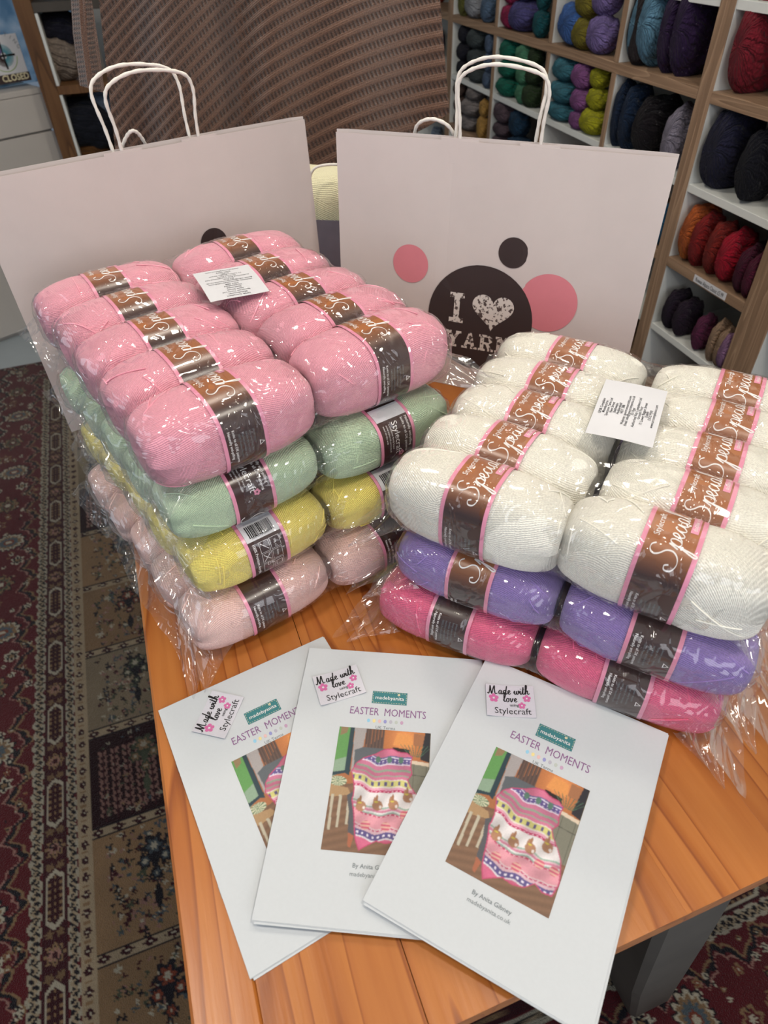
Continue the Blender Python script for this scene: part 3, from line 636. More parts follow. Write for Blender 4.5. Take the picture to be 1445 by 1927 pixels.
# ------------------------------------------------------------------ plastic film shells
def film_shell(pk, pi, balls):
    H = pk['z'][1]-pk['z'][0]; L, W = pk['L'], pk['W']; U_, V_ = dirv(pk['u']), np.array([-dirv(pk['u'])[1], dirv(pk['u'])[0], 0])
    cen = np.mean(np.array(balls), 0); loc = [((np.array(b)-cen)@U_, (np.array(b)-cen)@V_) for b in balls]
    hx = pk['P']/2+L/2+.004; hy = max(abs(b[1]) for b in loc)+W/2+.004; hz = H/2+.0006
    shear = (loc[4][0]-loc[0][0])/(loc[4][1]-loc[0][1])
    top = pi in (3, 6)
    n1, n2, n3 = (96, 104, 16) if top else (64, 70, 14)
    V = []; idx = {}; Fs = []
    def key(i, j, k):
        q = (i, j, k)
        if q not in idx: idx[q] = len(V); V.append(q)
        return idx[q]
    for i in range(n1):
        for j in range(n2):
            Fs.append([key(i, j, n3), key(i+1, j, n3), key(i+1, j+1, n3), key(i, j+1, n3)]); Fs.append([key(i, j, 0), key(i, j+1, 0), key(i+1, j+1, 0), key(i+1, j, 0)])
    for i in range(n1):
        for k in range(n3):
            Fs.append([key(i, 0, k), key(i+1, 0, k), key(i+1, 0, k+1), key(i, 0, k+1)]); Fs.append([key(i, n2, k), key(i, n2, k+1), key(i+1, n2, k+1), key(i+1, n2, k)])
    for j in range(n2):
        for k in range(n3):
            Fs.append([key(0, j, k), key(0, j, k+1), key(0, j+1, k+1), key(0, j+1, k)]); Fs.append([key(n1, j, k), key(n1, j+1, k), key(n1, j+1, k+1), key(n1, j, k+1)])
    G_ = np.array(V, float); S = np.stack([(G_[:, 0]/n1*2-1)*hx, (G_[:, 1]/n2*2-1)*hy, (G_[:, 2]/n3*2-1)*hz], 1)
    rad = min(.034, hz*.92); inner = np.array([hx-rad, hy-rad, hz-rad]); Cp = np.clip(S, -inner, inner); D = S-Cp
    ln = np.linalg.norm(D, axis=1)[:, None]; Nn = D/np.maximum(ln, 1e-9); Pt = Cp+Nn*rad
    def dist(X):
        best = np.full(len(X), 9.)
        for (bx, by) in loc:
            dx = np.abs(X[:, 0]-bx-shear*0)/(L/2); dy = np.abs(X[:, 1]-by)/(W/2); dz = np.abs(X[:, 2])/(H/2)
            r2 = (dy**EX+dz**EX)**(1/EX); f_ = (dx**3.3+r2**3.3)**(1/3.3)-1
            best = np.minimum(best, f_*.04)
        return best
    # follow the lean of the rows
    Pt[:, 0] += shear*Pt[:, 1]
    trav = np.zeros(len(Pt)); mx = .013 if top else .010
    for _ in range(26):
        d = dist(Pt-Nn*trav[:, None]); trav = np.where((d > .0012) & (trav < mx), trav+.0006, trav)
    # taut film: smooth the sink
    E_ = np.array([[a, b] for f_ in Fs for a, b in zip(f_, f_[1:]+f_[:1])]); deg = np.bincount(E_[:, 0], minlength=len(V)).astype(float)
    lim = trav.copy()
    for _ in range(14):
        av = np.bincount(E_[:, 0], weights=trav[E_[:, 1]], minlength=len(V))/deg; trav = np.minimum(lim, .35*trav+.65*av)
    # creases: ridged folds radiating from the corners and along the edges
    x, y, z = Pt.T; rs = np.random.default_rng(pi+90); cr = np.zeros(len(Pt))
    for k in range(9):
        a = rs.uniform(0, math.pi); fr = rs.uniform(28, 75); wv = (x*math.cos(a)+y*math.sin(a)+z*rs.uniform(-.6, .6))*fr+rs.uniform(0, 6)+1.6*np.sin(x*rs.uniform(9, 26)+y*rs.uniform(-26, 26)+rs.uniform(0, 6))
        msk = np.clip(np.sin(x*rs.uniform(6, 18)+rs.uniform(0, 6))*np.sin(y*rs.uniform(6, 18)+rs.uniform(0, 6))+.25, 0, 1)
        cr += msk*(1-np.abs(np.sin(wv)))**6*.0016
    edge = np.clip(1-np.minimum(hx-np.abs(x), 10)/.03, 0, 1)
    cr += edge*.002*np.abs(np.sin(y*130+3*np.sin(z*60)))*(np.abs(z) < hz*.9)
    up = np.where(Nn[:, 2] < -.3, 0, np.where((Nn[:, 2] > .5) & (not top), .15, 1.0))
    off = Pt-Nn*trav[:, None]+Nn*(cr*up)[:, None]
    if pk['z'][0] == 0: off[:, 2] = np.maximum(off[:, 2], -H/2+.0003)
    ob = obj('plastic_wrap', mesh('plastic_wrap', off, np.array(Fs), [FILM]), loc=tuple(cen), rot=(0, 0, math.radians(pk['u'])))
    tag(ob, f"clear crinkled plastic bag around the {pk['n']} yarn, {pk['pos']}", 'plastic bag', 'clear plastic bags around the yarn packs')
    # loose ends of the bag, pressed flat at both ends of the pack
    rs = np.random.default_rng(pi+30)
    for sg in (-1, 1):
        nu, nv = 90, 9; Vv = []; yy = np.linspace(-hy-.004, hy+.002, nu)
        wid = (.028 if top else .024)*(.75+.5*np.abs(np.sin(np.linspace(0, 5, nu)+pi)))
        tip = np.exp(-((yy+hy)/.028)**2)*(.030)
        for i in range(nu):
            for j in range(nv):
                t_ = j/(nv-1); x_ = sg*(hx-.010+t_*(wid[i]+tip[i]*.6)); y_ = yy[i]-t_*tip[i]*.9
                x_ += shear*yy[i]
                z_ = -H*.12-t_*.010+t_*.0045*math.sin(yy[i]*150+pi+j*.6)+t_*.006*math.sin(yy[i]*47+pi*2)-t_*tip[i]*.55
                z_ = max(z_, -H/2+.003) if pk['z'][0] == 0 and (pk['side'] == 1 or True) else z_
                Vv.append((x_, y_, z_))
        obj('end_flap', mesh('end_flap', Vv, grid_faces(nu, nv), [FILM2]), ob)
    # corner ears pointing towards the viewer
    for sg in (-1, 1):
        n = 12; Vv = []; tipx, tipy = sg*(hx+.014), -hy-.030
        for i in range(n):
            for j in range(n):
                a = i/(n-1); t_ = j/(n-1); b0 = np.array([sg*(hx-.045+.045*a), -hy+.004+.045*a*a]); e_ = b0*(1-t_)+np.array([tipx, tipy])*t_
                z_ = -H*.20-t_*H*.22+.004*math.sin(a*14+t_*5+pi)*(1-t_*.5)
                Vv.append((e_[0]+shear*e_[1], e_[1], max(z_, -H/2+.002)))
        obj('corner_ear', mesh('corner_ear', Vv, grid_faces(n, n), [FILM2]), ob)
    return ob, cen, U_, V_
ADDR = ['GPSR Compliant', 'Manufacturer:', 'Spectrum Yarns Ltd', 'New Street', 'Slaithwaite', 'Huddersfield', 'HD7 5BB', 'Website: spectrumyarnsltd.com', 'Email: info@spectrumyarns.co.uk', 'EU Rep:', 'Authorised Rep Compliance Ltd', 'Ground Floor', '71 Lower Baggot Street', 'Dublin', 'DO2 P593', 'www.arccompliance.com']
def sticker(wrap, cen, corners_px, z, rotdeg, w_, h_, wname):
    c = np.mean([at_z(px, py, T+z) for px, py in corners_px], 0)
    a = math.radians(rotdeg); pu = Matrix.Rotation(-wrap.rotation_euler[2], 4, 'Z')@Vector((c[0]-cen[0], c[1]-cen[1], 0))
    th = a-wrap.rotation_euler[2]; nx, ny = 14, 12; Vv = []
    def surf(x, y, l):
        X = pu.x+x*math.cos(th)-y*math.sin(th); Y = pu.y+x*math.sin(th)+y*math.cos(th)
        return (X, Y, z-(cen[2]-T)+.0022+l*.0003+.0010*math.sin(x*40)+.0008*math.cos(y*60))
    Vv = [surf(-w_/2+w_*i/(nx-1), -h_/2+h_*j/(ny-1), 0) for i in range(nx) for j in range(ny)]
    s = obj('address_sticker', mesh('address_sticker', Vv, grid_faces(nx, ny), [STICKER]), wrap); s['label'] = 'white address sticker'
    pr = Print()
    for i, tx in enumerate(ADDR):
        pr.add(text2d(tx, .0046, bold=.004, align='CENTER'), INK, 0, h_/2-.008-i*(h_-.013)/15.2)
    pr.build('lettering', surf, s)
for pi, pk in enumerate(PACKS):
    balls, ym = make_pack(pk, pi)
    ob, cen, U_, V_ = film_shell(pk, pi, balls)
    if pi == 3: sticker(ob, cen, [(347, 514), (442, 500), (517, 545), (432, 579)], .312, 204, .078, .098, 'pink')
    if pi == 6: sticker(ob, cen, [(1148, 727), (1245, 728), (1215, 835), (1112, 826)], .243, 64, .118, .072, 'white')

# ------------------------------------------------------------------ booklets
MM = .001
def paint_photo():
    nx, ny = 170, 216; X, Y = np.meshgrid(np.linspace(0, 1, nx), np.linspace(0, 1, ny), indexing='ij')   # y down
    C = np.zeros((nx, ny, 3)); rc = lambda *c: np.array([lin(v) for v in c])
    def poly(pts):
        ins = np.zeros(X.shape, bool); n = len(pts)
        for i in range(n):
            x0, y0 = pts[i]; x1, y1 = pts[(i+1) % n]
            if y0 == y1: continue
            c = ((y0 > Y) != (y1 > Y)) & (X < (x1-x0)*(Y-y0)/(y1-y0)+x0); ins ^= c
        return ins
    def put(m, *c): C[m] = rc(*c)
    put(X >= 0, 128, 92, 66)                                    # floor boards
    C *= (1+.12*np.sin((Y*34+X*8)*3))[..., None]
    put(poly([(0, 0), (1, 0), (1, .42), (0, .50)]), 176, 104, 52); put(poly([(.5, 0), (1, 0), (1, .3), (.5, .3)]), 186, 108, 48)
    glow = np.exp(-((X-.72)**2+(Y-.07)**2)/.02); C += glow[..., None]*rc(220, 140, 60)*.6
    put(poly([(0, 0), (.15, 0), (.13, .36), (0, .42)]), 96, 158, 80); put(poly([(0, .3), (.13, .26), (.13, .38), (0, .44)]), 140, 168, 140)
    put(poly([(.02, 0), (.10, 0), (.09, .05), (.02, .08)]), 150, 122, 84)
    put(poly([(.12, 0), (.17, 0), (.175, .42), (.12, .40)]), 34, 62, 72); put(poly([(0, .40), (.18, .37), (.18, .39), (0, .43)]), 34, 62, 72)
    put(poly([(.17, 0), (.30, 0), (.27, .30), (.19, .40)]), 168, 160, 158)
    for k in range(6): put(poly([(.30+k*.035, 0), (.32+k*.035, 0), (.31+k*.035, .22), (.295+k*.035, .22)]), 84, 64, 60)
    put((X > .30) & (X < .5) & (Y < .2) & (np.sin(X*180) > 0), 104, 78, 66)
    put(poly([(.64, .02), (.80, .03), (.82, .14), (.60, .13)]), 238, 152, 62)
    put(poly([(.60, .15), (.78, .16), (.80, .235), (.60, .22)]), 36, 26, 26); put(poly([(.82, .01), (.94, .02), (.94, .13), (.82, .12)]), 172, 110, 66)
    put(poly([(.94, 0), (1, 0), (1, .26), (.90, .24)]), 40, 40, 48)
    for k in range(9): put((np.abs(X-(.80+k*.012)-(k-4)*.3*(.22-Y)) < .004) & (Y > .12) & (Y < .22), 70, 110, 84)
    put(poly([(.58, .235), (1, .265), (1, .295), (.58, .265)]), 226, 204, 176); put(poly([(.60, .265), (1, .295), (1, .62), (.60, .66)]), 128, 126, 108)
    for a in (.70, .84, .97): put((np.abs(X-a) < .004) & (Y > .29) & (Y < .62), 92, 90, 78)
    put((X > .6) & (np.abs(Y-.38+.03*(1-X)) < .004) & (Y < .6), 92, 90, 78)
    put(poly([(0, .50), (.18, .52), (.22, .57), (.04, .60), (0, .60)]), 178, 140, 94)
    for a in (.02, .10, .19): put(poly([(a, .58), (a+.03, .58), (a+.035, .86-a*.3), (a+.01, .86-a*.3)]), 190, 180, 156)
    rr = np.hypot((X-.07)/.09, (Y-.47)/.04); put(rr < 1, 210, 206, 170); put((rr < 1) & (np.sin(np.arctan2(Y-.47, X-.07)*16) > .2), 90, 128, 96)
    put(poly([(.20, .20), (.28, .17), (.52, .17), (.52, .35), (.22, .44)]), 92, 98, 104)
    put(poly([(.18, .58), (.28, .52), (.32, .62), (.33, .9), (.24, .88), (.22, .7)]), 84, 84, 90); put(poly([(.24, .86), (.30, .88), (.28, .97), (.25, .96)]), 176, 96, 60)
    bl = poly([(.19, .38), (.23, .31), (.30, .26), (.42, .22), (.52, .17), (.60, .16), (.66, .185), (.76, .19), (.82, .22), (.81, .30), (.83, .37), (.79, .42), (.82, .47), (.89, .53), (.95, .60), (.98, .68), (1.0, .76), (.97, .86), (.88, .87), (.80, .84), (.72, .90), (.62, .92), (.52, .91), (.44, .945), (.36, .985), (.31, .90), (.29, .82), (.27, .72), (.235, .62), (.24, .52), (.22, .45)])
    v = Y+.055*(1-X)-.03*np.sin((X-.2)*5.2)-.010*np.sin(X*17)+.006*np.sin(X*31+Y*9); vv = (v-.165)/.80
    C[:] = C*.8+C.mean(-1, keepdims=True)*.12
    bands = [(-1, (196, 108, 136)), (.085, (108, 94, 140)), (.10, (206, 200, 214)), (.112, (92, 78, 134)), (.165, (208, 196, 208)), (.18, (188, 112, 140)), (.225, (140, 150, 134)), (.25, (184, 104, 132)), (.285, (150, 152, 140)), (.30, (196, 116, 142)), (.33, (210, 200, 196)), (.34, (196, 190, 118)), (.40, (208, 200, 190)), (.415, (210, 150, 170)), (.44, (176, 48, 92)), (.462, (212, 206, 206)), (.60, (140, 168, 152)), (.615, (206, 170, 180)), (.63, (196, 120, 146)), (.65, (206, 206, 204)), (.665, (140, 160, 150)), (.68, (182, 58, 98)), (.695, (206, 142, 154)), (.80, (206, 180, 184)), (.812, (178, 60, 100)), (.825, (204, 170, 180)), (.85, (88, 76, 130)), (.905, (206, 200, 206)), (.92, (196, 96, 128))]
    for s0, c in bands: put(bl & (vv >= s0), *c)
    dots = lambda f, a, b, th_=.3: bl & (vv > a) & (vv < b) & (np.sin(X*f) > th_)
    put(dots(92, .352, .392, .35), 88, 78, 122); put(dots(150, .125, .14), 210, 200, 222); put(dots(150, .155, .162), 200, 190, 212); put(dots(150, .448, .456), 226, 190, 204); put(dots(120, .868, .888), 222, 214, 226); put(dots(140, .685, .692), 224, 190, 200); put(dots(140, .815, .822), 220, 190, 200)
    for k, (bx, by) in enumerate([(.335, .655), (.50, .640), (.66, .625), (.80, .56)]):
        put(bl & (np.hypot((X-bx)/.052, (Y-by)/.040) < 1), 160, 116, 88); put(bl & (np.hypot((X-bx+.034)/.014, (Y-by+.052+(X-bx)*.6)/.032) < 1), 160, 116, 88)
        put(bl & (np.hypot((X-bx+.012)/.012, (Y-by+.055)/.030) < 1), 150, 106, 78); put(bl & (np.hypot((X-bx-.030)/.014, (Y-by-.010)/.012) < 1), 214, 204, 198); put(bl & (np.hypot((X-bx+.015)/.022, (Y-by+.026)/.006) < 1), 190, 174, 70)
    for bx in (.40, .60, .78, .92):
        eg = bl & (np.hypot((X-bx)/.048, (Y-.795+.10*(bx > .7))/.034) < 1); put(eg, 190, 84, 110); put(eg & (np.sin(Y*230) > 0), 206, 160, 146)
    for bx in (.46, .58, .70): eg = bl & (np.hypot((X-bx)/.026, (Y-.285+.04*bx)/.028) < 1); put(eg, 88, 122, 106)
    fo = 1+.20*np.sin(X*26+Y*14+2*np.sin(Y*9))*np.sin(Y*6+1)+.10*np.sin(X*11-Y*30); C[bl] = C[bl]*np.clip(fo, .6, 1.2)[bl][:, None]
    ed = bl & ~(np.roll(bl, 2, 0) & np.roll(bl, -2, 0) & np.roll(bl, 2, 1) & np.roll(bl, -2, 1)); put(ed, 186, 70, 108)
    nzz = RNG.random((nx, ny))*.16+.92; C = C*nzz[..., None]
    for _ in range(1): C = (C*2+np.roll(C, 1, 0)+np.roll(C, -1, 0)+np.roll(C, 1, 1)+np.roll(C, -1, 1))/6
    return np.clip(C, 0, 1), nx, ny
PHC, PNX, PNY = paint_photo()
PHOTO, *_ = painted('printed_photo', .5, .4)
def page_bend(x, y, k):   # gentle wave of the paper
    return .0030*k*(math.cos(x*15+1.0)*.5+.5)*((y+.1485)/.297)**2+.0008*math.sin(y*22+k)
def booklet(cx, cy, th, z0, k, label):
    e = empty('pattern_booklet', (cx, cy, T+z0), th, label=label, cat='booklet', group='printed pattern booklets fanned on the table')
    def surf(x, y, z): return (x, y, z+page_bend(x, y, k))
    def sheet(name, dx, dy, rz, z, th_=.00035):
        nx, ny = 22, 30; V = []; c, s_ = math.cos(rz), math.sin(rz)
        for lay in (0, 1):
            for i in range(nx):
                for j in range(ny):
                    x = -.105+.21*i/(nx-1); y = -.1485+.297*j/(ny-1); x2, y2 = x*c-y*s_+dx, x*s_+y*c+dy; V.append(surf(x2, y2, z+lay*th_))
        A = grid_faces(nx, ny); n = nx*ny; rim = [i*ny for i in range(nx)]+[(nx-1)*ny+j for j in range(1, ny)]+[i*ny+ny-1 for i in range(nx-2, -1, -1)]+[j for j in range(ny-2, 0, -1)]
        side = np.array([[rim[i], rim[(i+1) % len(rim)], rim[(i+1) % len(rim)]+n, rim[i]+n] for i in range(len(rim))])
        return obj(name, mesh(name, V, np.vstack([A[:, ::-1], A+n, side]), [PAPER], smooth=False), e)
    sheet('inner_page', .0016, -.0020, .006, .0002); sheet('inner_page', .0006, -.0008, -.003, .0008); cv = sheet('cover', 0, 0, 0, .0014)
    mb = MB()
    for yy in (-.07, .07): mb.box((-.1054, yy-.006, .0007), (-.1050, yy+.006, .0017))
    mb.build('staple', plain('steel', rgb(150, 150, 150), .3, .5, metal=1), e, xf=surf)
    pr = Print(); Z = .00190; fx = lambda x, y, l: surf(x, y, Z+l*.00006)
    pr.add(rect2d(-.0205, .0785, .0195, .0945), TEAL_INK)
    for a in range(13): 
        for yy in (.0797, .0930): pr.add(rect2d(-.0190+a*.0029, yy, -.0174+a*.0029, yy+.0004), CREAM_INK, lay=2)
    for a in range(4):
        for xx in (-.0196, .0183): pr.add(rect2d(xx, .0812+a*.0030, xx+.0004, .0828+a*.0030), CREAM_INK, lay=2)
    pr.add(text2d('madebyanita', .0066, align='CENTER'), WHITE_INK, -.0005, .0842, lay=2); pr.add(flower2d(.0016, 6), CREAM_INK, .0098, .0912, lay=2)
    pr.build('brand_tag', fx, cv); pr = Print()
    pr.add(text2d('EASTER  MOMENTS', .0126, align='CENTER'), PURPLE_INK, -.001, .0635, sx=.80, sy=1.05)
    pr.build('title_print', fx, cv); pr = Print()
    for a, c in enumerate([(150, 200, 224), (232, 214, 150), (226, 186, 182), (150, 150, 200), (182, 178, 190), (188, 194, 186), (196, 160, 186)]):
        mt = DOTS[a]; pr.add(disc2d(.0021, 10, .85, 1.1), mt, -.0215+a*.0062, .0565)
    pr.add(text2d('UK Terms', .0052, align='CENTER'), SOFTINK, -.002, .0472)
    pr.build('dot_row_print', fx, cv)['kind'] = 'stuff'; pr = Print()
    pr.add(text2d('By Anita Gibney', .0058, align='CENTER', bold=.008), SOFTINK, -.001, -.0965)
    pr.add(text2d('madebyanita.co.uk', .0056, align='CENTER'), SOFTINK, -.001, -.1040)
    pr.build('author_print', fx, cv)
    gx = np.linspace(-.0525, .0485, PNX); gy = np.linspace(.0465, -.0830, PNY)
    Vp = [surf(x, y, Z+.00006) for x in gx for y in gy]
    ph = obj('cover_photo', mesh('cover_photo', Vp, grid_faces(PNX, PNY)[:, ::-1], [PHOTO], col=np.concatenate([PHC, np.ones((PNX, PNY, 1))], -1).reshape(-1, 4)), cv)
    return e, surf
DOTS = [plain('dot_ink_%s' % n, rgb(*c), .7, .2) for n, c in zip(['blue', 'yellow', 'peach', 'violet', 'grey', 'sage', 'mauve'], [(150, 200, 224), (232, 214, 150), (226, 186, 182), (150, 150, 200), (182, 178, 190), (188, 194, 186), (196, 160, 186)])]
bks = [booklet(-.1059, .3310, .4861, .0004, .5, 'white pattern booklet, leftmost, its cover photo half hidden under the middle booklet'),
       booklet(-.0105, .3290, -.1191, .0068, .6, 'middle white pattern booklet lying over the left one and under the right one'),
       booklet(.1336, .2815, -.5237, .0128, .7, 'rightmost white pattern booklet lying on top with its whole cover photo showing')]
def woven(bi, x, y, rot, label):
    e0, surf = bks[bi]; W_, H_ = .054, .040
    e = empty('woven_label', e0.location+Vector((0, 0, .0)), e0.rotation_euler[2], label=label, cat='label', group='small woven labels lying on the booklets')
    c, s_ = math.cos(rot), math.sin(rot)
    def f(a, b, l): X, Y = x+a*c-b*s_, y+a*s_+b*c; q = surf(X, Y, 0); return (X, Y, q[2]+.0024+l*.0002+.0022*(abs(a)/(W_/2))**2*(1 if a < 0 else .6))
    nx, ny = 16, 10
    V = [f(-W_/2+W_*i/(nx-1), -H_/2+H_*j/(ny-1), l) for l in (-3, 0) for i in range(nx) for j in range(ny)]; A = grid_faces(nx, ny); n = nx*ny
    rim = [i*ny for i in range(nx)]+[(nx-1)*ny+j for j in range(1, ny)]+[i*ny+ny-1 for i in range(nx-2, -1, -1)]+[j for j in range(ny-2, 0, -1)]
    side = np.array([[rim[i], rim[(i+1) % len(rim)], rim[(i+1) % len(rim)]+n, rim[i]+n] for i in range(len(rim))])
    o = obj('fabric', mesh('fabric', V, np.vstack([A[:, ::-1], A+n, side]), [SATIN], smooth=False), e)
    pr = Print(); V2, F2, wd = hand2d('Made with', .0120, .078, .9); pr.add((V2, F2), INK, -wd/2-.001, .0075, .03)
    V2, F2, wd = hand2d('love', .0115, .078, .9); pr.add((V2, F2), INK, -wd/2, -.0015, .0)
    pr.add(text2d('using', .0050, bold=.012), INK, -.001, -.0068); pr.add(text2d('Stylecraft', .0108), INK, -.0185, -.0165)
    for (a, b_, r) in ((-.0185, .0025, .0058), (.0185, .0035, .0048), (.0125, -.0055, .0044)):
        pr.add(flower2d(r), FLOWER_PINK, a, b_); pr.add(disc2d(r*.16, 8), WHITE_INK, a, b_, lay=2)
    pr.build('lettering', f, o)
SATIN = plain('grey_white_satin', rgb(206, 204, 212), .4, .5, .02, 600, .0002)
woven(0, -.046, .108, .82, 'small grey satin label reading Made with love, on the leftmost booklet')
woven(1, -.061, .0985, .42, 'small grey satin label reading Made with love, on the middle booklet')
woven(2, -.059, .105, .43, 'small grey satin label reading Made with love, on the rightmost booklet')

# ------------------------------------------------------------------ paper carrier bags
def slab_letter(ch):
    R_ = []
    def r(x0, y0, x1, y1): R_.append([(x0, y0), (x1, y0), (x1, y1), (x0, y1)])
    if ch == 'I': r(.30, 0, .58, 1); r(.08, 0, .80, .16); r(.08, .84, .80, 1)
    if ch == 'Y': R_ += [[(.02, 1), (.28, 1), (.62, .5), (.40, .42)], [(.76, 1), (.98, 1), (.60, .42), (.46, .52)]]; r(.38, 0, .62, .5); r(.26, 0, .74, .14); r(-.02, .86, .36, 1); r(.66, .86, 1.02, 1)
    if ch == 'A': R_ += [[(.08, 0), (.28, 0), (.56, 1), (.42, 1)], [(.66, 0), (.90, 0), (.60, 1), (.40, 1)]]; r(.25, .28, .72, .42); r(-.02, 0, .36, .14); r(.58, 0, 1.02, .14)
    if ch == 'R': r(.10, 0, .34, 1); r(0, 0, .46, .14); r(0, .86, .6, 1); r(.3, .42, .62, .55); R_ += [[(.56, .86), (.62, 1), (.86, .86), (.66, .80)], [(.62, .80), (.88, .86), (.88, .58), (.62, .62)], [(.66, .62), (.88, .60), (.64, .42), (.58, .55)], [(.44, .46), (.66, .46), (.90, .12), (.66, .06)]]; r(.62, 0, 1.0, .14)
    if ch == 'N': r(.08, 0, .28, 1); r(.74, 0, .92, 1); R_.append([(.08, 1), (.34, 1), (.92, 0), (.68, 0)]); r(-.02, 0, .40, .14); r(.58, .86, 1.04, 1); r(-.02, .86, .3, 1)
    V = []; Fs = []
    for q in R_: b_ = len(V); V += q; Fs.append([b_, b_+1, b_+2, b_+3])
    return np.array(V), Fs
def heart2d(s_):
    t_ = np.linspace(0, 2*math.pi, 49)[:-1]; x = 16*np.sin(t_)**3; y = 13*np.cos(t_)-5*np.cos(2*t_)-2*np.cos(3*t_)-np.cos(4*t_)
    V = np.stack([x/16*s_, y/16*s_], 1); V = np.vstack([V, [[0, 0]]]); n = 48; return V, [[i, (i+1) % n, n] for i in range(n)]
def bag(base, wdir, upv, W_, H_, depth, label, art, hx, back_h=True, handle_h=.098, tilt=0, front=True):
    """flat standing paper carrier: front and back panel, gussets folded inward, folded rim, twisted paper handles"""
    wdir = np.array(wdir)/np.linalg.norm(wdir); up = np.array(upv)/np.linalg.norm(upv); out = np.cross(wdir, up); out /= np.linalg.norm(out)   # out: towards the viewer
    if out[1] > 0: out = -out
    e = empty('paper_bag', tuple(base), 0, label=label, cat='paper bag', group='white paper carrier bags standing behind the yarn')
    def X(s_, t_, o): v = wdir*s_+up*t_+out*o; return tuple(v)
    def panel(name, o0, sgn, th=.0006, dy=0):
        nx, ny = 30, 24; V = []
        for l in (0, 1):
            for i in range(nx):
                for j in range(ny):
                    s_ = W_*i/(nx-1); t_ = (H_+dy)*j/(ny-1)
                    bow = .0035*math.sin(math.pi*i/(nx-1))*(math.sin(t_*7+sgn))+.0015*math.sin(s_*30+t_*14); crease = -.0012*math.exp(-((s_-W_*.385)/.006)**2)-.0012*math.exp(-((s_-W_*.64)/.006)**2)
                    spread = depth*(.35+.65*t_/H_) if sgn < 0 else 0
                    V.append(X(s_, t_, o0+bow*.6+crease*(sgn > 0)-spread*(math.sin(math.pi*min(1, max(0, i/(nx-1))))**.3)+l*th))
        A = grid_faces(nx, ny); n = nx*ny; rim = [i*ny for i in range(nx)]+[(nx-1)*ny+j for j in range(1, ny)]+[i*ny+ny-1 for i in range(nx-2, -1, -1)]+[j for j in range(ny-2, 0, -1)]
        side = np.array([[rim[i], rim[(i+1) % len(rim)], rim[(i+1) % len(rim)]+n, rim[i]+n] for i in range(len(rim))])
        return obj(name, mesh(name, V, np.vstack([A[:, ::-1], A+n, side]), [BAGPAPER], smooth=False), e)
    fp = panel('front_panel', 0, 1); panel('back_panel', -.004, -1, dy=.004)
    for s0, sg in ((.0005, 1), (W_-.0005, -1)):      # folded side gussets
        V = []
        for j in range(10):
            t_ = H_*j/9
            for a, o in ((0, -.0003), (.035*sg, -.0022), (0, -.0041)): V.append(X(s0+a, t_, o))
        obj('side_gusset', mesh('side_gusset', V, grid_faces(10, 3), [BAGPAPER], smooth=False), e)
    def handle(o0, lean, dx=0, hh=handle_h, top_out=0):
        w0, w1 = hx[0]+dx, hx[1]+dx; P = []; pts = [(w0, -.03), (w0+.002, 0), (w0+.012, hh*.72), ((w0+w1)/2, hh), (w1-.012, hh*.72), (w1-.002, 0), (w1, -.03)] if art == 'arch' else [(w0, -.02), (w0-.002, .03), (w0-.006, hh*.74), (w0+.010, hh*.93), ((w0+w1)/2-.01, hh*1.02), (w1-.012, hh*.93), (w1+.004, hh*.72), (w1+.001, .03), (w1, -.02)]
        C_ = catmull(pts, 7); rr = []
        for i, (a, b_) in enumerate(C_): P.append(X(a, H_+b_, o0+lean*max(0, b_)/hh)); rr.append(.0026+.0004*math.sin(i*2.1))
        mb = MB(); mb.tube(P, rr, 8); mb.build('handle', HANDLE, e, True)
    if art != 'arch': handle(-.0048, .012)
    if art == 'arch': handle(-.004, .02)
    if back_h: handle(-.0045-depth*.9, -.012, dx=-.010, hh=handle_h*1.06)
    for a in hx:                                   # paper patch that holds the handle
        MB().box((0, 0, 0), (1, 1, 1)).build('handle_patch', BAGPAPER, e, xf=lambda x, y, z, a=a: X(a-.03+.06*x, H_-.032+.0355*y, -.0030+.0012*z))
    if art is True:
        # logo: small pink and grey spots, large dark spot with I (heart) YARN, large pink spot
        def pxf(x, y, l):
            i = x/W_; t_ = y; bow = .0035*math.sin(math.pi*i)*(math.sin(t_*7+1))+.0015*math.sin(x*30+t_*14); cre = -.0012*math.exp(-((x-W_*.385)/.006)**2)-.0012*math.exp(-((x-W_*.64)/.006)**2)
            return X(x, y, bow*.6+cre+.0011+.0004*l)
        def fan(r, n=48): V = [(0, 0)]+[(rr*math.cos(a), rr*math.sin(a)) for rr in (r*.33, r*.66, r) for a in np.linspace(0, 2*math.pi, n+1)[:-1]]; Fs = [[0, 1+i, 1+(i+1) % n] for i in range(n)]+[[1+k*n+i, 1+k*n+(i+1) % n, 1+(k+1)*n+(i+1) % n, 1+(k+1)*n+i] for k in range(2) for i in range(n)]; return np.array(V), [list(reversed(q)) for q in Fs]
        pr = Print()
        pr.add(fan(.0325), PINK_INK, .135, .2175, lay=1); pr.add(fan(.0245), BROWN_INK, .3115, .2565, lay=1)
        pr.add(fan(.0485), PINK_INK, .3790, .1825, lay=1); pr.add(fan(.0935), BROWN_INK, .2655, .1370, lay=2)
        pr.add(slab_letter('I'), WORN, .2080, .1265, lay=3, sx=.036, sy=.053)
        pr.add(heart2d(.0365), WORN, .2880, .1560, lay=3, sx=1, sy=.96)
        for i, ch in enumerate('YARN'): pr.add(slab_letter(ch), WORN, .2080+i*.0305, .0810-.000*i, lay=3, sx=.0275, sy=.030)
        pr.build('logo_print', pxf, fp)
    return e
HANDLE = plain('twisted_white_paper', rgb(232, 226, 218), .6, .3, .04, 90, .001)
ZT = T
wR = np.array([.92052, -.39070, 0]); upR = np.array([.02851, .06718, .99733]); wL = np.array([.82977, .55811, 0]); upL = np.array([-.0272, .0404, .99881])
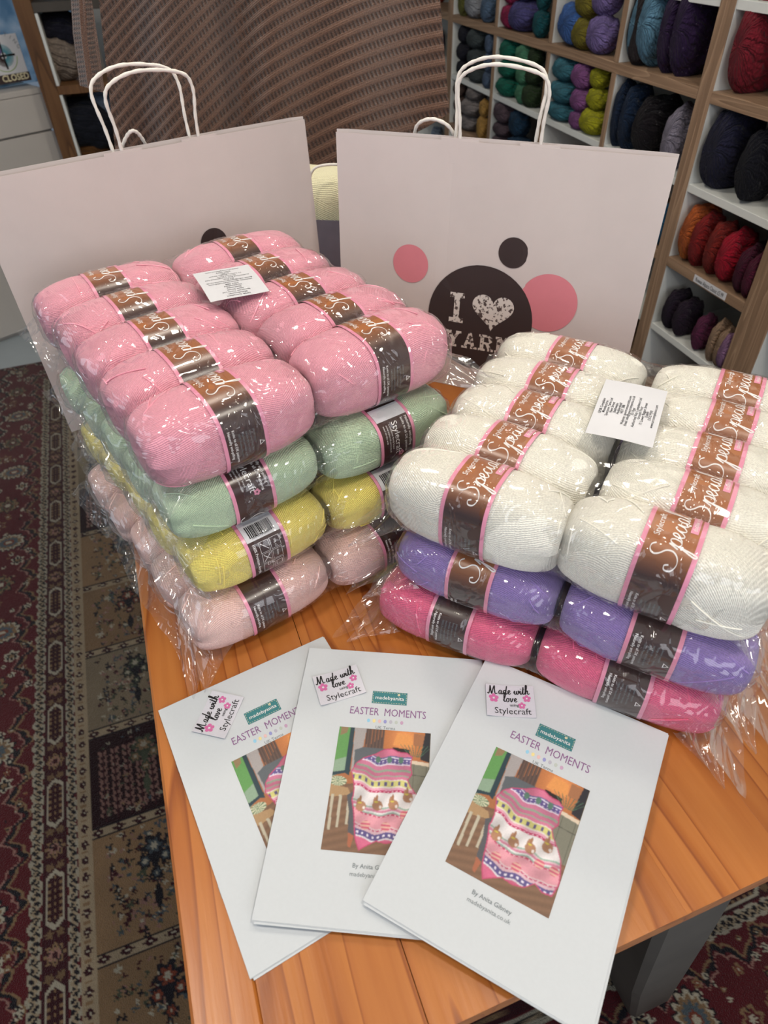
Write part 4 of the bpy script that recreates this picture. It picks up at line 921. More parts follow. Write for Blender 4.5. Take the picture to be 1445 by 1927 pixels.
bag((-.0687, 1.1804, ZT+.0005), wR, upR, .525, .4105, .012, 'large white paper bag with pink and dark spots and I heart YARN print', True, (.208, .331))
bag((-.0610, 1.2060, ZT+.0005), wR, upR, .520, .4000, .010, 'white paper bag standing hidden behind the printed right bag, only its low handle showing', 'arch', (.125, .20), back_h=False, handle_h=.034)
bag((-.5518, .9794, ZT+.0005), wL, upL, .541, .4105, .014, 'large white paper bag behind the pink yarn with one dark spot just showing', False, (.224, .348))
bag((-.5640, 1.0050, ZT+.0005), wL, upL, .536, .4040, .008, 'white paper bag standing hidden behind the left bag, only its low handle arch showing', 'arch', (.222, .268), back_h=False, handle_h=.030)
# dark spot on the left bag
Lb = [o for o in COL.objects if o.name.startswith('paper_bag')][2]; fpL = [c for c in Lb.children if c.name.startswith('front_panel')][0]
outL = np.cross(wL/np.linalg.norm(wL), upL/np.linalg.norm(upL)); outL = outL if outL[1] < 0 else -outL
def lxf(x, y, l):
    bow = .0035*math.sin(math.pi*x/.541)*(math.sin(y*7+1))+.0015*math.sin(x*30+y*14); cre = -.0012*math.exp(-((x-.541*.385)/.006)**2)-.0012*math.exp(-((x-.541*.64)/.006)**2)
    return tuple(wL*x+upL*y+outL*(bow*.6+cre+.0022))
Print().add((lambda V: (np.array(V), [[0, 1+i, 1+(i+1) % 40] for i in range(40)]))([(0, 0)]+[(.0245*math.cos(a), .0245*math.sin(a)) for a in np.linspace(0, -2*math.pi, 41)[:-1]]), BROWN_INK, .3345, .2520).build('logo_print', lxf, fpL)

# grey bag with cream yarn between the two white bags
gb = empty('paper_bag', (-.12, 1.50, T+.0005), math.radians(-12), label='small lavender grey paper bag holding cream yarn, standing in the gap between the white bags', cat='paper bag')
gw, gd, gh = .26, .15, .20
mb = MB()
for (a, b_) in (((-gw/2, -gd/2), (gw/2, -gd/2+.001)), ((-gw/2, gd/2-.001), (gw/2, gd/2)), ((-gw/2, -gd/2+.001), (-gw/2+.001, gd/2-.001)), ((gw/2-.001, -gd/2+.001), (gw/2, gd/2-.001))):
    mb.box((a[0], a[1], 0), (b_[0], b_[1], gh))
mb.box((-gw/2+.001, -gd/2+.001, 0), (gw/2-.001, gd/2-.001, .001)); mb.build('bag_body', GREYBAG, gb)
mb = MB(); C_ = catmull([(.0, -.02), (-.001, .05), (.004, .085), (.02, .103), (.06, .108), (.085, .10), (.10, .08), (.102, .03), (.10, -.02)], 6)
mb.tube([(x+.01, -gd/2-.003-.03*max(0, y), gh+y) for x, y in C_], .0025, 8); mb.build('handle', HANDLE, gb, True)
cy = yarn_mat('cream_yarn', rgb(232, 226, 190), strand=3.5, amp=.0015)
e = empty('yarn_ball', (-.105, 1.50, T+.205), math.radians(-15), label='big cream yarn ball sticking out of the grey bag between the white bags', cat='yarn ball')
obj('winding', ball_mesh('winding', .24, .13, .15, 77), e, cy); obj('loose_strands', strands_mesh('loose_strands', .24, .13, .15, 77), e, cy)['kind'] = 'stuff'

# ------------------------------------------------------------------ knitted shawl
def build_shawl():
    nx, ny = 420, 230
    U2 = np.linspace(0, 1, nx)[:, None]; V2 = np.linspace(0, 1, ny)[None]
    topx = 150+650*U2; topy = -330+0*U2
    bx = np.interp(U2[:, 0], [0, .25, .56, .75, .93, 1], [222, 380, 590, 700, 806, 846])[:, None]; by = np.interp(U2[:, 0], [0, .25, .56, .75, .93, 1], [330, 362, 336, 292, 238, 212])[:, None]
    PX = topx+(bx-topx)*V2-18*np.sin(V2*math.pi)*(1-U2)*0; PY = topy+(by-topy)*V2
    fold = .050*np.exp(-((U2-.42+.03*V2)/.05)**2)+.030*np.exp(-((U2-.10)/.05)**2)-.02*np.exp(-((U2-.27)/.09)**2)-.02*np.exp(-((U2-.65)/.12)**2)+.012*np.sin(U2*21+V2*2)
    K = 1.66+.10*U2+fold*(1.0+.2*V2)+.12*np.abs(U2-.5)**2*2
    # row coordinate: rows climb to the right, steeply on the left and almost level at the far right
    xs = np.linspace(100, 900, 801); slope = np.interp(xs, [100, 250, 470, 520, 650, 800, 900], [1.3, 1.15, .95, .62, .46, .22, .1]); g = np.concatenate([[0], np.cumsum(slope[:-1])])
    Rr = PY+np.interp(PX, xs, g); per = 27.0; ph = Rr/per; al = (PX-PY*.55)/8.8
    rib = .0016*np.cos(ph*2*math.pi)
    Kd = K-rib
    D3 = (CF[None, None]+((PX-IW/2)/FPX)[..., None]*CX-((PY-IH/2)/FPX)[..., None]*CU); tt = (Kd-CAM@SD)/(D3@SD); pts = CAM+D3*tt[..., None]
    m, t, b = nt('brown_lace_knit'); b.inputs['Roughness'].default_value = .95; b.inputs['Specular IOR Level'].default_value = .1; b.inputs['Sheen Weight'].default_value = .35
    tc = N(t, 'ShaderNodeTexCoord'); sp = N(t, 'ShaderNodeSeparateXYZ'); t.links.new(tc.outputs['UV'], sp.inputs[0])
    nz = N(t, 'ShaderNodeTexNoise', i_Scale=1.4, i_Detail=3.0); t.links.new(tc.outputs['UV'], nz.inputs['Vector'])
    fr = M_(t, 'FRACT', sp.outputs[0]); zone = M_(t, 'MULTIPLY', M_(t, 'GREATER_THAN', fr, .14), M_(t, 'LESS_THAN', fr, .66))
    lad = M_(t, 'SINE', M_(t, 'ADD', M_(t, 'MULTIPLY', M_(t, 'ADD', sp.outputs[1], M_(t, 'MULTIPLY', fr, .35)), 6.283), M_(t, 'MULTIPLY', nz.outputs[0], 3.0)))
    hole = M_(t, 'MULTIPLY', zone, M_(t, 'GREATER_THAN', lad, .15))
    fine = M_(t, 'SINE', M_(t, 'ADD', M_(t, 'MULTIPLY', fr, 6.283*6), M_(t, 'SINE', M_(t, 'MULTIPLY', sp.outputs[1], 12.6))))
    nf = N(t, 'ShaderNodeTexNoise', i_Scale=7.0, i_Detail=4.0); t.links.new(tc.outputs['UV'], nf.inputs['Vector'])
    h = M_(t, 'ADD', M_(t, 'ADD', M_(t, 'MULTIPLY', hole, -1.2), M_(t, 'MULTIPLY', M_(t, 'MULTIPLY', lad, zone), .5)), M_(t, 'ADD', M_(t, 'MULTIPLY', fine, .22), M_(t, 'MULTIPLY', nf.outputs[0], .8)))
    bump(t, b, h, .0035)
    base = ramp(t, nf.outputs[0], [(.28, rgb(86, 60, 50)), (.5, rgb(122, 90, 74)), (.70, rgb(152, 118, 98)), (.80, rgb(204, 172, 146))])
    mx = N(t, 'ShaderNodeMix', data_type='RGBA'); t.links.new(M_(t, 'MULTIPLY', hole, .66), mx.inputs[0]); t.links.new(base, mx.inputs[6]); mx.inputs[7].default_value = rgb(40, 26, 22); t.links.new(mx.outputs[2], b.inputs['Base Color'])
    e = empty('knitted_shawl', (-.1, 1.8, T+.6), 0, label='brown lace-knit mohair shawl hanging in diagonal ribs behind the paper bags', cat='shawl')
    off = np.array([-.1, 1.8, T+.6]); tocam = -SD*.0035
    V = np.vstack([(pts-off).reshape(-1, 3)])
    obj('shawl_body', mesh('shawl_body', V, grid_faces(nx, ny)[:, ::-1], [m], uv=np.stack([ph, al], -1).reshape(-1, 2)), e)
    # folded-over front edge on the left
    nx, ny = 60, 150; U2 = np.linspace(0, 1, nx)[:, None]; V2 = np.linspace(0, 1, ny)[None]
    lx = np.interp(V2[0], [0, .55, .8, 1], [118, 130, 137, 150])[None]; rx = np.interp(V2[0], [0, .55, .8, 1], [150, 165, 184, 197])[None]
    PX = lx+(rx-lx)*U2; PY = -330+(505+0*U2)*V2-14*(1-U2)*V2; K = 1.60-.05*np.sin(np.clip(U2, 0, 1)*math.pi)+.0*V2
    K = K-.003*np.cos(U2*math.pi*6)
    D3 = (CF[None, None]+((PX-IW/2)/FPX)[..., None]*CX-((PY-IH/2)/FPX)[..., None]*CU); tt = (K-CAM@SD)/(D3@SD); pts = CAM+D3*tt[..., None]
    obj('shawl_edge', mesh('shawl_edge', (pts-off).reshape(-1, 3), grid_faces(nx, ny)[:, ::-1], [m], uv=np.stack([(PX-lx)/26+.1+0*PY, PY/9], -1).reshape(-1, 2)), e)
build_shawl()

# ------------------------------------------------------------------ shelving on the right
ZA, ZB, ZC, ZD, ZE = T+.338, T+.156, T-.0215, T-.196, T+.503      # undersides of boards
SV = [2.83*DSH/1.178*1.178, 2.470*DSH, 2.124*DSH, 1.803*DSH, 1.501*DSH, 1.196*DSH, .900*DSH, .600*DSH]
SV[0] = 2.80*DSH
def unit(vs, label, grp='open shelf units along the right wall'):
    """vs: positions of the uprights from far to near"""
    e = empty('shelf_unit', G(vs[0], DSH, 0), ROTG, label=label, cat='shelf unit', group=grp); s0 = vs[0]; tops = T+.715
    def bx(name, sa, sb, na, nb, za, zb, mt, parent=e, ax=None):
        o = MB().box((na, sa-s0, za), (nb, sb-s0, zb), bev=.0008).build(name, mt, parent); return o
    for i, v in enumerate(vs):
        outer = i in (0, len(vs)-1); hw = (.021 if abs(v-SV[6]) < .01 else .0115) if outer else .010; v2 = v-hw if i == 0 else (v+hw if i == len(vs)-1 else v)
        nm = 'side_panel' if outer else 'divider'
        zz = [(.02, tops)] if outer else [(ZC-.333, ZC), (ZC+.024, ZA), (ZA+.024, tops-.03)]
        for (za, zb) in zz:
            p_ = bx(nm, v2-hw, v2+hw, .003, .385, za, zb, WHITE_BOARD); bx('edge_strip', v2-hw, v2+hw, 0, .003, za, zb, OAK_V, p_)
    hf = .043 if abs(vs[-1]-SV[6]) < .01 else .0235; hs = .043 if abs(vs[0]-SV[6]) < .01 else .0235; a, b_ = vs[-1]+hf, vs[0]-hs
    bx('top_board', a, b_, 0, .385, tops-.03, tops, OAK_EDGE); bx('bottom_board', a, b_, 0, .385, .02, .055, OAK_EDGE)
    for z in (ZA, ZC, ZC-.357): bx('shelf_board', a, b_, 0, .385, z, z+.0235, OAK_EDGE)
    bx('back_board', a, b_, .386, .394, .056, tops-.031, WHITE_BOARD)
    for i in range(len(vs)-1):
        sa = vs[i+1]+(hf if i == len(vs)-2 else .0105); sb = vs[i]-(hs if i == 0 else .0105)
        for z in ((ZB, ZD) if abs(vs[0]-SV[1]) < .01 and i < 3 else (ZE, ZB, ZD)): bx('insert_shelf', sa, sb, .004, .384, z, z+.017, WHITE_BOARD)
    return e
unit([SV[1], SV[2], SV[3], SV[4], SV[5]], 'four column oak edged shelf unit of small yarn skeins, behind the right bag')
unit([SV[5], SV[6]], 'single column oak edged shelf unit holding the orange and red skeins')
unit([SV[0]-.0, SV[1]], 'narrow shelf unit at the far end of the right wall beside the shawl')
unit([SV[6], SV[7]], 'nearest shelf unit, only its upright showing at the right edge')
pt = at_z(0, 0, T)
# shelf price label
pr = MB(); pL = at_plane(1303, 533, SN, DSH); pR_ = at_plane(1362, 570, SN, DSH)
sa, sb = pL@SD, pR_@SD; zc = ZC+.0118
e = empty('price_label', G((sa+sb)/2, DSH-.0006, zc), ROTG, label='white paper price label on the oak shelf edge below the orange skeins', cat='label')
hw = abs(sa-sb)/2
MB().box((-.0004, -hw, -.0085), (.0005, hw, .0085)).build('label_card', STICKER, e)
P_ = Print(); P_.add(text2d('Rowan Alpaca Classic £5.99', .0145, align='CENTER'), INK, 0, -.005, sx=hw*2*.94/.178)
P_.build('lettering', lambda x, y, l: (-.0008, -x, y), e)

# ------------------------------------------------------------------ skeins
def skein_mesh(seed, fat=False):
    rs = np.random.default_rng(seed); nps, nth = 30, 44; psi = np.linspace(0, math.pi, nps); th = np.linspace(0, 2*math.pi, nth+1)
    X = np.cos(psi); X = np.sign(X)*np.abs(X)**.8; R = np.sin(psi)**.72
    tw = rs.uniform(1.5, 3); d = .055*np.cos(th[None]*rs.integers(3, 5)+tw*X[:, None]*2+rs.uniform(0, 6))+.03*np.cos(th[None]*9+tw*X[:, None]*4)+.03*np.sin(th[None]*2+rs.uniform(0, 6))
    RR = R[:, None]*(1+d); V = np.stack([np.repeat(X[:, None], nth+1, 1), RR*np.cos(th)[None], RR*np.sin(th)[None]], -1)
    UV = np.stack([np.repeat(th[None]/6.283, nps, 0), np.repeat(psi[:, None]/6.283, nth+1, 1)], -1)
    return mesh('skein', V.reshape(-1, 3), grid_faces(nps, nth+1), [None], uv=UV.reshape(-1, 2))
SKM = [skein_mesh(k) for k in range(5)]
_sm = {}
def smat(n, c, fl=0):
    if n not in _sm: _sm[n] = skein_mat(n.replace(' ', '_')+'_skein_yarn', rgb(*c), fl)
    return _sm[n]
rk = random.Random(4)
def project(P):
    d = np.asarray(P)-CAM; z = d@CF; return IW/2+FPX*(d@CX)/z, IH/2-FPX*(d@CU)/z
def fit_s(px, n_, z, a):
    lo, hi = .5, 3.6                                            # position along the shelf whose picture column is px
    for _ in range(40):
        m = (lo+hi)/2
        if project(np.array(G(m, n_, z)))[0] > px: lo = m
        else: hi = m
    s_ = (lo+hi)/2; sf = float(at_plane(px, project(np.array(G(s_, n_, z)))[1], SN, DSH)@SD)
    for i in range(len(SV)-1):
        if SV[i+1] < sf <= SV[i]:
            pad0 = .045 if i+1 == 6 else (.025 if i+1 in (1, 5) else .013); pad1 = .025 if i in (1, 5) else .013
            return min(max(s_, SV[i+1]+pad0+a), SV[i]-pad1-a)
    return s_
def put_skein(pos, a, b_, c, mat, label, grp, axis='s', tilt=0, yaw=0):
    me = SKM[rk.randrange(5)]; o = obj('yarn_skein', me, None, mat, pos)
    o.rotation_euler = (0, tilt, ROTG+yaw)                    # local x = into the shelf
    o.scale = (b_, a, c)
    tag(o, label, 'yarn skein', grp); return o
ORD = {1: [''], 2: ['lower', 'upper'], 3: ['bottom', 'middle', 'top'], 4: ['bottom', 'second', 'third', 'top']}
# colour name, rgb, board under it, place, [(px, py, half width, half height)] from the bottom of the pile up
ST = [
 ('olive', (104, 104, 50), ZA+.0235, 'at the left end of the top row', [(874, 22, 9, 17), (876, -8, 9, 16)]),
 ('pale grey', (150, 152, 158), ZA+.0235, 'top row, first cell', [(899, 29, 18, 17), (899, 0, 17, 15)]),
 ('steel blue', (88, 110, 136), ZA+.0235, 'next to the pale grey pair', [(921, 35, 12, 17), (927, 3, 11, 15)]),
 ('magenta', (150, 34, 78), ZA+.0235, 'top row, second cell', [(953, 52, 18, 15), (951, 21, 19, 18), (953, -10, 18, 15)]),
 ('blue violet', (78, 74, 124), ZA+.0235, 'beside the magenta ones in the top row', [(991, 57, 25, 19), (994, 21, 25, 20), (993, -14, 24, 18)]),
 ('dark teal', (22, 84, 92), ZA+.0235, 'against the upright beside the blue violet ones', [(1019, 66, 12, 17), (1024, 34, 10, 16), (1026, 2, 11, 16)]),
 ('cornflower blue', (62, 98, 160), ZA+.0235, 'alone top row, third cell', [(1068, 73, 27, 27)]),
 ('mustard olive', (122, 112, 38), ZA+.0235, 'top row, third cell', [(1105, 89, 21, 20), (1113, 49, 21, 19), (1118, 12, 20, 18)]),
 ('lilac', (120, 104, 158), ZA+.0235, 'against the upright beside the mustard olive ones', [(1135, 103, 22, 24), (1142, 58, 20, 22), (1152, 17, 17, 20)]),
 ('black', (30, 30, 42), ZB+.017, 'at the left end of the second row', [(873, 135, 11, 15), (875, 104, 12, 16), (877, 72, 11, 16)]),
 ('slate grey green', (66, 74, 76), ZB+.017, 'second row, first cell', [(902, 147, 17, 14), (901, 116, 18, 17), (900, 80, 18, 18)]),
 ('dusk blue', (86, 104, 130), ZB+.017, 'against the upright beside the slate ones', [(918, 153, 8, 14), (921, 118, 8, 16), (923, 86, 8, 16)]),
 ('emerald green', (20, 106, 86), ZB+.017, 'second row, second cell', [(955, 174, 21, 17), (953, 137, 19, 17), (952, 103, 19, 19)]),
 ('jade green', (78, 136, 104), ZB+.017, 'between the emerald and the forest green piles', [(986, 180, 13, 17), (988, 146, 14, 15), (987, 112, 15, 18)]),
 ('forest green', (44, 62, 36), ZB+.017, 'against the upright beside the jade ones', [(1001, 190, 15, 22), (1006, 150, 13, 18), (1010, 116, 12, 18)]),
 ('sea teal', (60, 116, 132), ZB+.017, 'second row, third cell', [(1058, 220, 24, 18), (1059, 184, 26, 20), (1057, 145, 24, 22)]),
 ('orchid', (136, 84, 138), ZB+.017, 'second row, between teal and lime', [(1090, 238, 15, 17), (1096, 201, 17, 21), (1097, 160, 18, 22)]),
 ('lime green', (166, 164, 32), ZB+.017, 'against the upright beside the orchid ones', [(1118, 242, 21, 24), (1125, 199, 16, 20), (1129, 161, 15, 19)]),
 ('brown', (84, 66, 58), ZC+.0235, 'at the left end of the third row', [(866, 238, 10, 15), (865, 208, 10, 15), (864, 178, 10, 15)]),
 ('mottled grey beige', (134, 126, 124), ZC+.0235, 'third row, first cell', [(887, 246, 18, 19), (895, 213, 21, 20), (901, 184, 16, 15)]),
 ('ochre yellow', (190, 146, 78), ZC+.0235, 'against the upright beside the grey beige ones', [(908, 252, 9, 17), (913, 224, 8, 12)]),
 ('taupe mauve', (92, 76, 84), ZC+.0235, 'third row, second cell', [(938, 275, 18, 14), (943, 250, 17, 14), (941, 217, 18, 20)]),
 ('deep petrol', (28, 56, 80), ZC+.0235, 'third row, behind the bag handle', [(977, 262, 20, 16), (974, 228, 16, 19)]),
 ('dusty mauve', (96, 64, 88), ZC+.0235, 'under the lime green pile', [(1043, 262, 12, 18)]),
 ('cherry', (134, 40, 66), ZC+.0235, 'beside the dusty mauve one above the bag rim', [(1071, 273, 17, 15)]),
 ('black brown', (40, 34, 36), ZA+.0235, 'at the left of the fourth cell of the top row', [(1194, 88, 19, 48)]),
 ('ash violet', (84, 70, 100), ZC+.0235, 'against the upright under the forest green pile', [(1004, 268, 9, 14)]),
]
for (n, c, zb, where, L_) in ST:
    mt = smat(n, c); s0 = n0 = None; prev = None; lim = {ZA+.0235: .34, ZB+.017: .163, ZC+.0235: .152}[zb]
    tot = sum(2*max(.018, h_*np.linalg.norm(at_plane(x_, y_, SN, DSH+.075)-CAM)/FPX*.98)*.95 for x_, y_, w_, h_ in L_); ksc = min(1, lim/tot)
    for k, (px, py, hw, hh) in enumerate(L_):
        pp = at_plane(px, py, SN, DSH+.075); dist = np.linalg.norm(pp-CAM); cz = max(.018, hh*dist/FPX*.98)*ksc
        be = abs(math.atan2(pp[0]*SN[0]+pp[1]*SN[1], pp@SD)); mwid = hw*dist/FPX; b_ = mwid/math.sqrt((1.35*math.sin(be))**2+math.cos(be)**2); a = 1.35*b_
        if k == 0: n0 = DSH+b_*.85; z = zb+cz; prev = (z, cz)
        else: z = prev[0]+prev[1]*.93+cz*.93; prev = (z, cz)
        if k == 0: s_ = fit_s(px, n0, z, a)
        else: s_ = s_*.5+fit_s(px, n0, z, a)*.5
        q = G(s_, n0, z)
        od = ORD[min(4, len(L_))][k]
        lab = f"{n} yarn skein, {od} of its pile, {where}" if len(L_) > 1 else f"{n} yarn skein, {where}"
        put_skein((q[0], q[1], z), a, b_*1.0, cz, mt, lab, f'{n} skeins on the shelves' if len(L_) > 1 else None)
# big soft skeins stood on end, long axis into the shelf
BG = [
 ('pale blue mohair', (92, 132, 156), ZA+.0235, (1216, 90, 32, 60), 'left of the two, fourth cell, top row'),
 ('pale blue mohair', (92, 132, 156), ZA+.0235, (1252, 92, 40, 64), 'right of the two, fourth cell, top row'),
 ('plum mohair', (46, 30, 62), ZA+.0235, (1282, 106, 32, 62), 'left of the two beside the pale blue ones'),
 ('plum mohair', (46, 30, 62), ZA+.0235, (1312, 110, 36, 68), 'right of the two against the upright'),
 ('dark red wool', (116, 30, 42), ZA+.0235, (1388, 132, 44, 68), 'left of the two in the right unit'),
 ('dark red wool', (116, 30, 42), ZA+.0235, (1436, 150, 44, 68), 'right of the two in the right unit'),
 ('midnight blue', (26, 42, 66), ZB+.017, (1168, 234, 19, 52), 'left of the two in the cell above the bag rim'),
 ('midnight blue', (26, 42, 66), ZB+.017, (1196, 237, 25, 53), 'right of the two in the cell above the bag rim'),
 ('black glitter', (26, 22, 26), ZB+.017, (1238, 243, 40, 50), 'between the midnight blue and the silver lilac ones'),
 ('silver lilac', (134, 128, 142), ZB+.017, (1283, 266, 31, 52), 'against the upright beyond the black glitter one'),
 ('dark navy fluffy', (34, 34, 54), ZB+.017, (1334, 310, 34, 62), 'left of the two above the orange skeins'),
 ('dark navy fluffy', (34, 34, 54), ZB+.017, (1384, 330, 42, 68), 'right of the two above the orange skeins'),
 ('black fluffy', (22, 22, 30), ZB+.017, (1432, 352, 36, 62), 'at the right edge beside the navy ones'),
 ('burnt orange', (182, 92, 44), ZC+.0235, (1285, 450, 32, 50), 'leftmost on the labelled shelf'),
 ('amber', (178, 100, 44), ZC+.0235, (1308, 462, 25, 44), 'second on the labelled shelf'),
 ('brick red', (140, 34, 34), ZC+.0235, (1330, 474, 27, 48), 'third on the labelled shelf'),
 ('rust red', (130, 38, 32), ZC+.0235, (1357, 486, 26, 49), 'fourth on the labelled shelf'),
 ('crimson', (164, 22, 44), ZC+.0235, (1386, 502, 32, 48), 'bright red, fifth on the labelled shelf'),
 ('dark wine', (76, 20, 44), ZC+.0235, (1411, 520, 24, 44), 'sixth on the labelled shelf'),
 ('burgundy', (88, 24, 50), ZC+.0235, (1428, 536, 24, 42), 'last on the labelled shelf, by the upright'),
 ('aubergine', (38, 26, 42), ZD+.017, (1274, 580, 24, 40), 'leftmost on the white shelf below the price label'),
 ('blackberry', (42, 28, 44), ZD+.017, (1294, 598, 25, 38), 'second on the white shelf below the price label'),
 ('plum', (98, 40, 72), ZD+.017, (1325, 617, 20, 37), 'in the middle of the white shelf below the price label'),
 ('camel', (168, 138, 112), ZD+.017, (1352, 628, 18, 42), 'left of the two beside the plum one'),
 ('camel', (168, 138, 112), ZD+.017, (1365, 643, 18, 40), 'right of the two, next to the lavender one'),
 ('lavender', (148, 110, 146), ZD+.017, (1387, 657, 21, 38), 'last on the white shelf, by the upright'),
 ('rose mauve', (128, 92, 104), ZC-.333, (1252, 680, 16, 24), 'on the lowest shelf in view, deep in shadow'),
 ('teal blue', (34, 88, 122), ZC+.0235, (1258, 420, 18, 40), 'in the narrow gap beside the right edge of the printed bag'),
]
for (n, c, zb, (px, py, hw, hh), where) in BG:
    pp = at_plane(px, py, SN, DSH+.12); dist = np.linalg.norm(pp-CAM); cz = hh*dist/FPX*.80; be = abs(math.atan2(pp@SN, pp@SD)); mw = hw*dist/FPX
    a = mw*.52; b_ = min(.12, mw*1.02)
    nn = DSH+b_*.9; q = G(fit_s(px, nn, zb+cz, a*1.02), nn, 0)
    grp = f'{n} skeins' if sum(1 for x in BG if x[0] == n) > 1 else None
    put_skein((q[0], q[1], zb+cz*.985), a, b_, cz, smat(n, c, 1.0 if 'plum mohair' in n or 'glitter' in n or n == 'midnight blue' else .3), f'{n} yarn skein, {where}', grp, yaw=.12)
# far unit beside the shawl
for (n, c, zb, (px, py, hw, hh), where) in [('orange red', (150, 58, 40), ZA+.0235, (828, 12, 7, 18), 'in the far unit beside the shawl, top'), ('wine black', (70, 24, 30), ZA+.0235, (817, 8, 9, 16), 'in the far unit, behind the orange red one'),
    ('violet', (76, 44, 92), ZB+.017, (828, 62, 6, 16), 'in the far unit beside the shawl, second row'), ('bright blue', (60, 92, 140), ZB+.017, (826, 97, 7, 17), 'in the far unit, low in the second row'),
    ('ice blue', (172, 186, 204), ZC+.0235, (820, 254, 9, 15), 'right of the pair under the shawl hem'), ('cloud grey', (150, 154, 166), ZC+.0235, (800, 256, 10, 14), 'left of the pair under the shawl hem')]:
    q = at_plane(px, py, SN, DSH+.10); dist = np.linalg.norm(q-CAM); cz = hh*dist/FPX; a = hw*dist/FPX*1.2
    put_skein((q[0], q[1], zb+cz if abs(zb+cz-q[2]) < .08 else q[2]), a, a, cz, smat(n, c), f'{n} yarn skein, {where}', None)

# ------------------------------------------------------------------ left background: shelf unit, cabinet, window with sign
KL = 3.30
def Lb_(px, py, K=KL): q = at_plane(px, py, SD, K); return float(q@SN), float(q[2])
nl, _ = Lb_(22, 0); nr, _ = Lb_(56, 0)
e = empty('shelf_unit', G(KL, nl, 0), ROTG, label='dark brown wood shelf unit with dark yarn, left of the hanging shawl', cat='shelf unit')
def bxl(name, x0, x1, y0, y1, z0, z1, mt, par=e): return MB().box((x0, y0, z0), (x1, y1, z1), bev=.001).build(name, mt, par)
wpost = nr-nl
bxl('side_panel', 0, wpost, 0, .38, 0, T+.70, PINE_SHELF); bxl('side_panel', .78, .78+wpost, 0, .38, 0, T+.70, PINE_SHELF)
bxl('edge_strip', wpost+.0005, wpost+.012, .002, .38, .10, T+.148, WHITE_BOARD); bxl('edge_strip', wpost+.0005, wpost+.012, .002, .38, T+.178, T+.408, WHITE_BOARD)
for z in (T-.55, T-.20, T+.148, T+.410): bxl('shelf_board', wpost+.0005, .7795, 0, .38, z, z+.030, PINE_SHELF if z < T+.4 else GREY_PAINT)
bxl('top_board', wpost+.0005, .7795, 0, .38, T+.665, T+.70, PINE_SHELF)
bxl('back_board', wpost+.0005, .7795, .381, .387, 0, T+.14, PINE_SHELF)
for (n, c, (px, py, hw, hh), z0, where) in [('black', (20, 24, 30), (114, 55, 26, 22), None, 'highest ball in the brown unit left of the shawl'), ('dark grey', (58, 62, 66), (122, 92, 20, 16), None, 'between the black and the grey beige ball left of the shawl'),
      ('grey beige', (128, 116, 106), (122, 128, 26, 36), T+.178, 'resting on the brown shelf left of the shawl'), ('charcoal fluffy', (26, 28, 36), (165, 232, 42, 36), None, 'on the lower shelf left of the shawl hem'),
      ('tobacco brown', (84, 56, 30), (172, 292, 30, 26), None, 'low in the brown unit just above the bag rim'), ('smoke blue', (96, 108, 126), (196, 196, 20, 34), None, 'peeping out under the shawl corner on the left')]:
    K = KL+.12; q = at_plane(px, py, SD, K); dist = np.linalg.norm(q-CAM); a = hw*dist/FPX; cz = hh*dist/FPX
    o = put_skein((q[0], q[1], (z0+cz) if z0 else q[2]), min(a, .1), a, cz, smat(n, c), f'{n} yarn ball, {where}', None)
# cabinet and window at an angle
CA = dirv(44); CN = np.array([CA[1], -CA[0], 0])              # CN points to the viewer side
pc = at_plane(112, 320, SD, KL+.05); kc = float(pc@CN)
def cab(px, py): q = at_plane(px, py, CN, kc); return float(q@CA), float(q[2])
s1, z1_ = cab(66, 165); s0_, z0_ = cab(0, 177); sS, zS = cab(0, 265); sX, zX = cab(95, 250)
ROTC = math.atan2(CA[1], CA[0])
ec = empty('low_cabinet', tuple(CA*s1+CN*kc), ROTC, label='white low cabinet with a long seam under the shop window', cat='cabinet')
top = z0_; seam = zS; wd = 1.5
cwm = plain('cream_white_paint', rgb(190, 184, 178), .5, .4, .02, 8)
def cbx(name, x0, x1, y0, y1, z0, z1, mt=cwm, par=None): return MB().box((x0, y0, z0), (x1, y1, z1), bev=.0015).build(name, mt, par or ec)
cbx('top_board', -wd, .02, 0, .35, top-.02, top); cbx('front_board', -wd, .02, .002, .02, seam+.004, top-.0215); cbx('front_board', -wd, .02, 0.002, .02, .02, seam-.004)
cbx('carcass', -wd, .02, .022, .34, .0, top-.022)
# window
we = empty('window_1', tuple(CA*s1+CN*kc), ROTC); we['kind'] = 'structure'
fr_ = plain('window_frame_paint', rgb(180, 178, 172), .5, .4)
gm, gt, gb_ = nt('old_window_glass'); gb_.inputs['Base Color'].default_value = (.62, .80, .90, 1); gb_.inputs['Transmission Weight'].default_value = 1; gb_.inputs['Roughness'].default_value = .12; gb_.inputs['IOR'].default_value = 1.1
nzg = N(gt, 'ShaderNodeTexNoise', i_Scale=7.0, i_Detail=4.0, i_Distortion=1.0); tcg = N(gt, 'ShaderNodeTexCoord'); gt.links.new(tcg.outputs['Object'], nzg.inputs['Vector']); bump(gt, gb_, nzg.outputs[0], .05)
gt.links.new(ramp(gt, nzg.outputs[0], [(.36, rgb(140, 176, 200)), (.5, rgb(200, 222, 234)), (.62, rgb(245, 250, 252))]), gb_.inputs['Base Color'])
cbx('window_pane', -wd, .30, .12, .126, top+.001, 2.2, gm, we); cbx('window_frame', -wd, .30, .10, .15, 2.2, 2.26, fr_, we); cbx('window_frame', .30, .36, .10, .15, top+.001, 2.26, fr_, we)
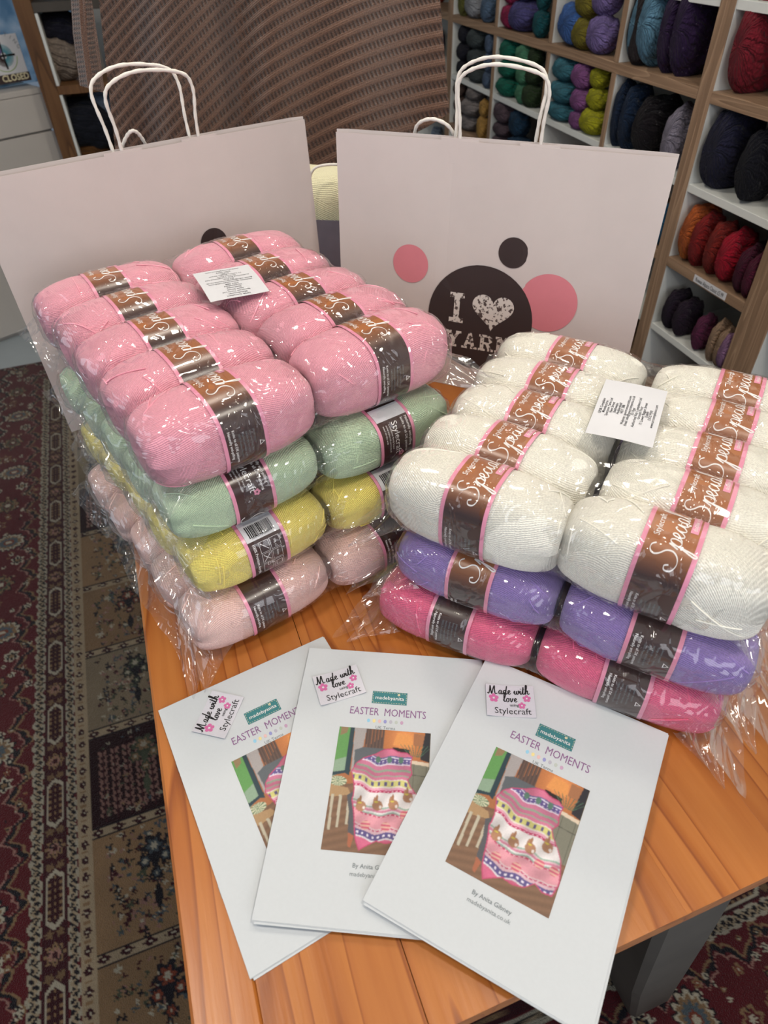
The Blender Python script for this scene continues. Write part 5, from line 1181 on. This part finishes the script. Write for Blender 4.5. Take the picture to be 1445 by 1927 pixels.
struct(MB().box((-wd-2, .10, 0), (-wd-.001, .2, CEIL)).build('wall_left', wall_m, loc=tuple(CA*s1+CN*kc), rot=(0, 0, ROTC)), 'wall left of the shop window')
# sign card in the window
def sg(px, py): q = at_plane(px, py, CN, kc+.0); return q
kS = kc-.06
TLs = at_plane(-62, 75, CN, kS); TRs = at_plane(29, 62, CN, kS); BRs = at_plane(62, 146, CN, kS)
sw = float((TRs-TLs)@CA); sh_ = float(at_plane(29, 62, CN, kS)[2]-at_plane(61, 150, CN, kS)[2])
es = empty('window_sign', tuple(TRs*1.0), ROTC, label='white card sign with knitting logo and CLOSED strip leaning in the shop window', cat='sign')
def sgx(x, y, l): return (x, -.0006*l-.0005, y)
MB().box((-sw, 0, -sh_), (0, .002, 0), bev=.0008).build('card', STICKER, es)
pr = Print(); cxs, cys = -sw*.40, -sh_*.42; GRN = plain('sage_ink', rgb(150, 178, 96), .6, .3); VIO = plain('violet_ink', rgb(112, 96, 150), .6, .3); AQ = plain('aqua_ink', rgb(92, 150, 164), .6, .3)
for k in range(36):
    a = k*math.pi*2/36
    if k % 9 == 0: continue
    pr.add(rect2d(sw*.06, -sw*.009, sw*.20, sw*.009), [AQ, VIO, BROWN_INK, AQ][k//9], cxs, cys, a)
for a in (0, math.pi/2, math.pi, 3*math.pi/2): pr.add(rect2d(0, -sw*.018, sw*.24, sw*.018), INK, cxs, cys, a)
for k in range(40):
    a = -.2-k*.11; r = sw*(.27+.0008*k); pr.add(rect2d(-sw*.02, -sw*.006, sw*.02, sw*.006), GRN, cxs+r*math.cos(a), cys+r*math.sin(a), a+math.pi/2)
for k, ch in enumerate('KNITTING'):
    a = 2.15-k*.26; pr.add(text2d(ch, sw*.10, align='CENTER'), SOFTINK, cxs+sw*.36*math.cos(a), cys+sw*.36*math.sin(a), a-math.pi/2)
pr.add(rect2d(-sw*1.02, -sh_*1.0, sw*.02, -sh_*.81), BROWN_INK, lay=1); pr.add(text2d('CLOSED', sw*.165, align='CENTER', bold=.02), CREAM_INK, -sw*.30, -sh_*.955, lay=2, sx=.95)
pr.build('lettering', sgx, es)
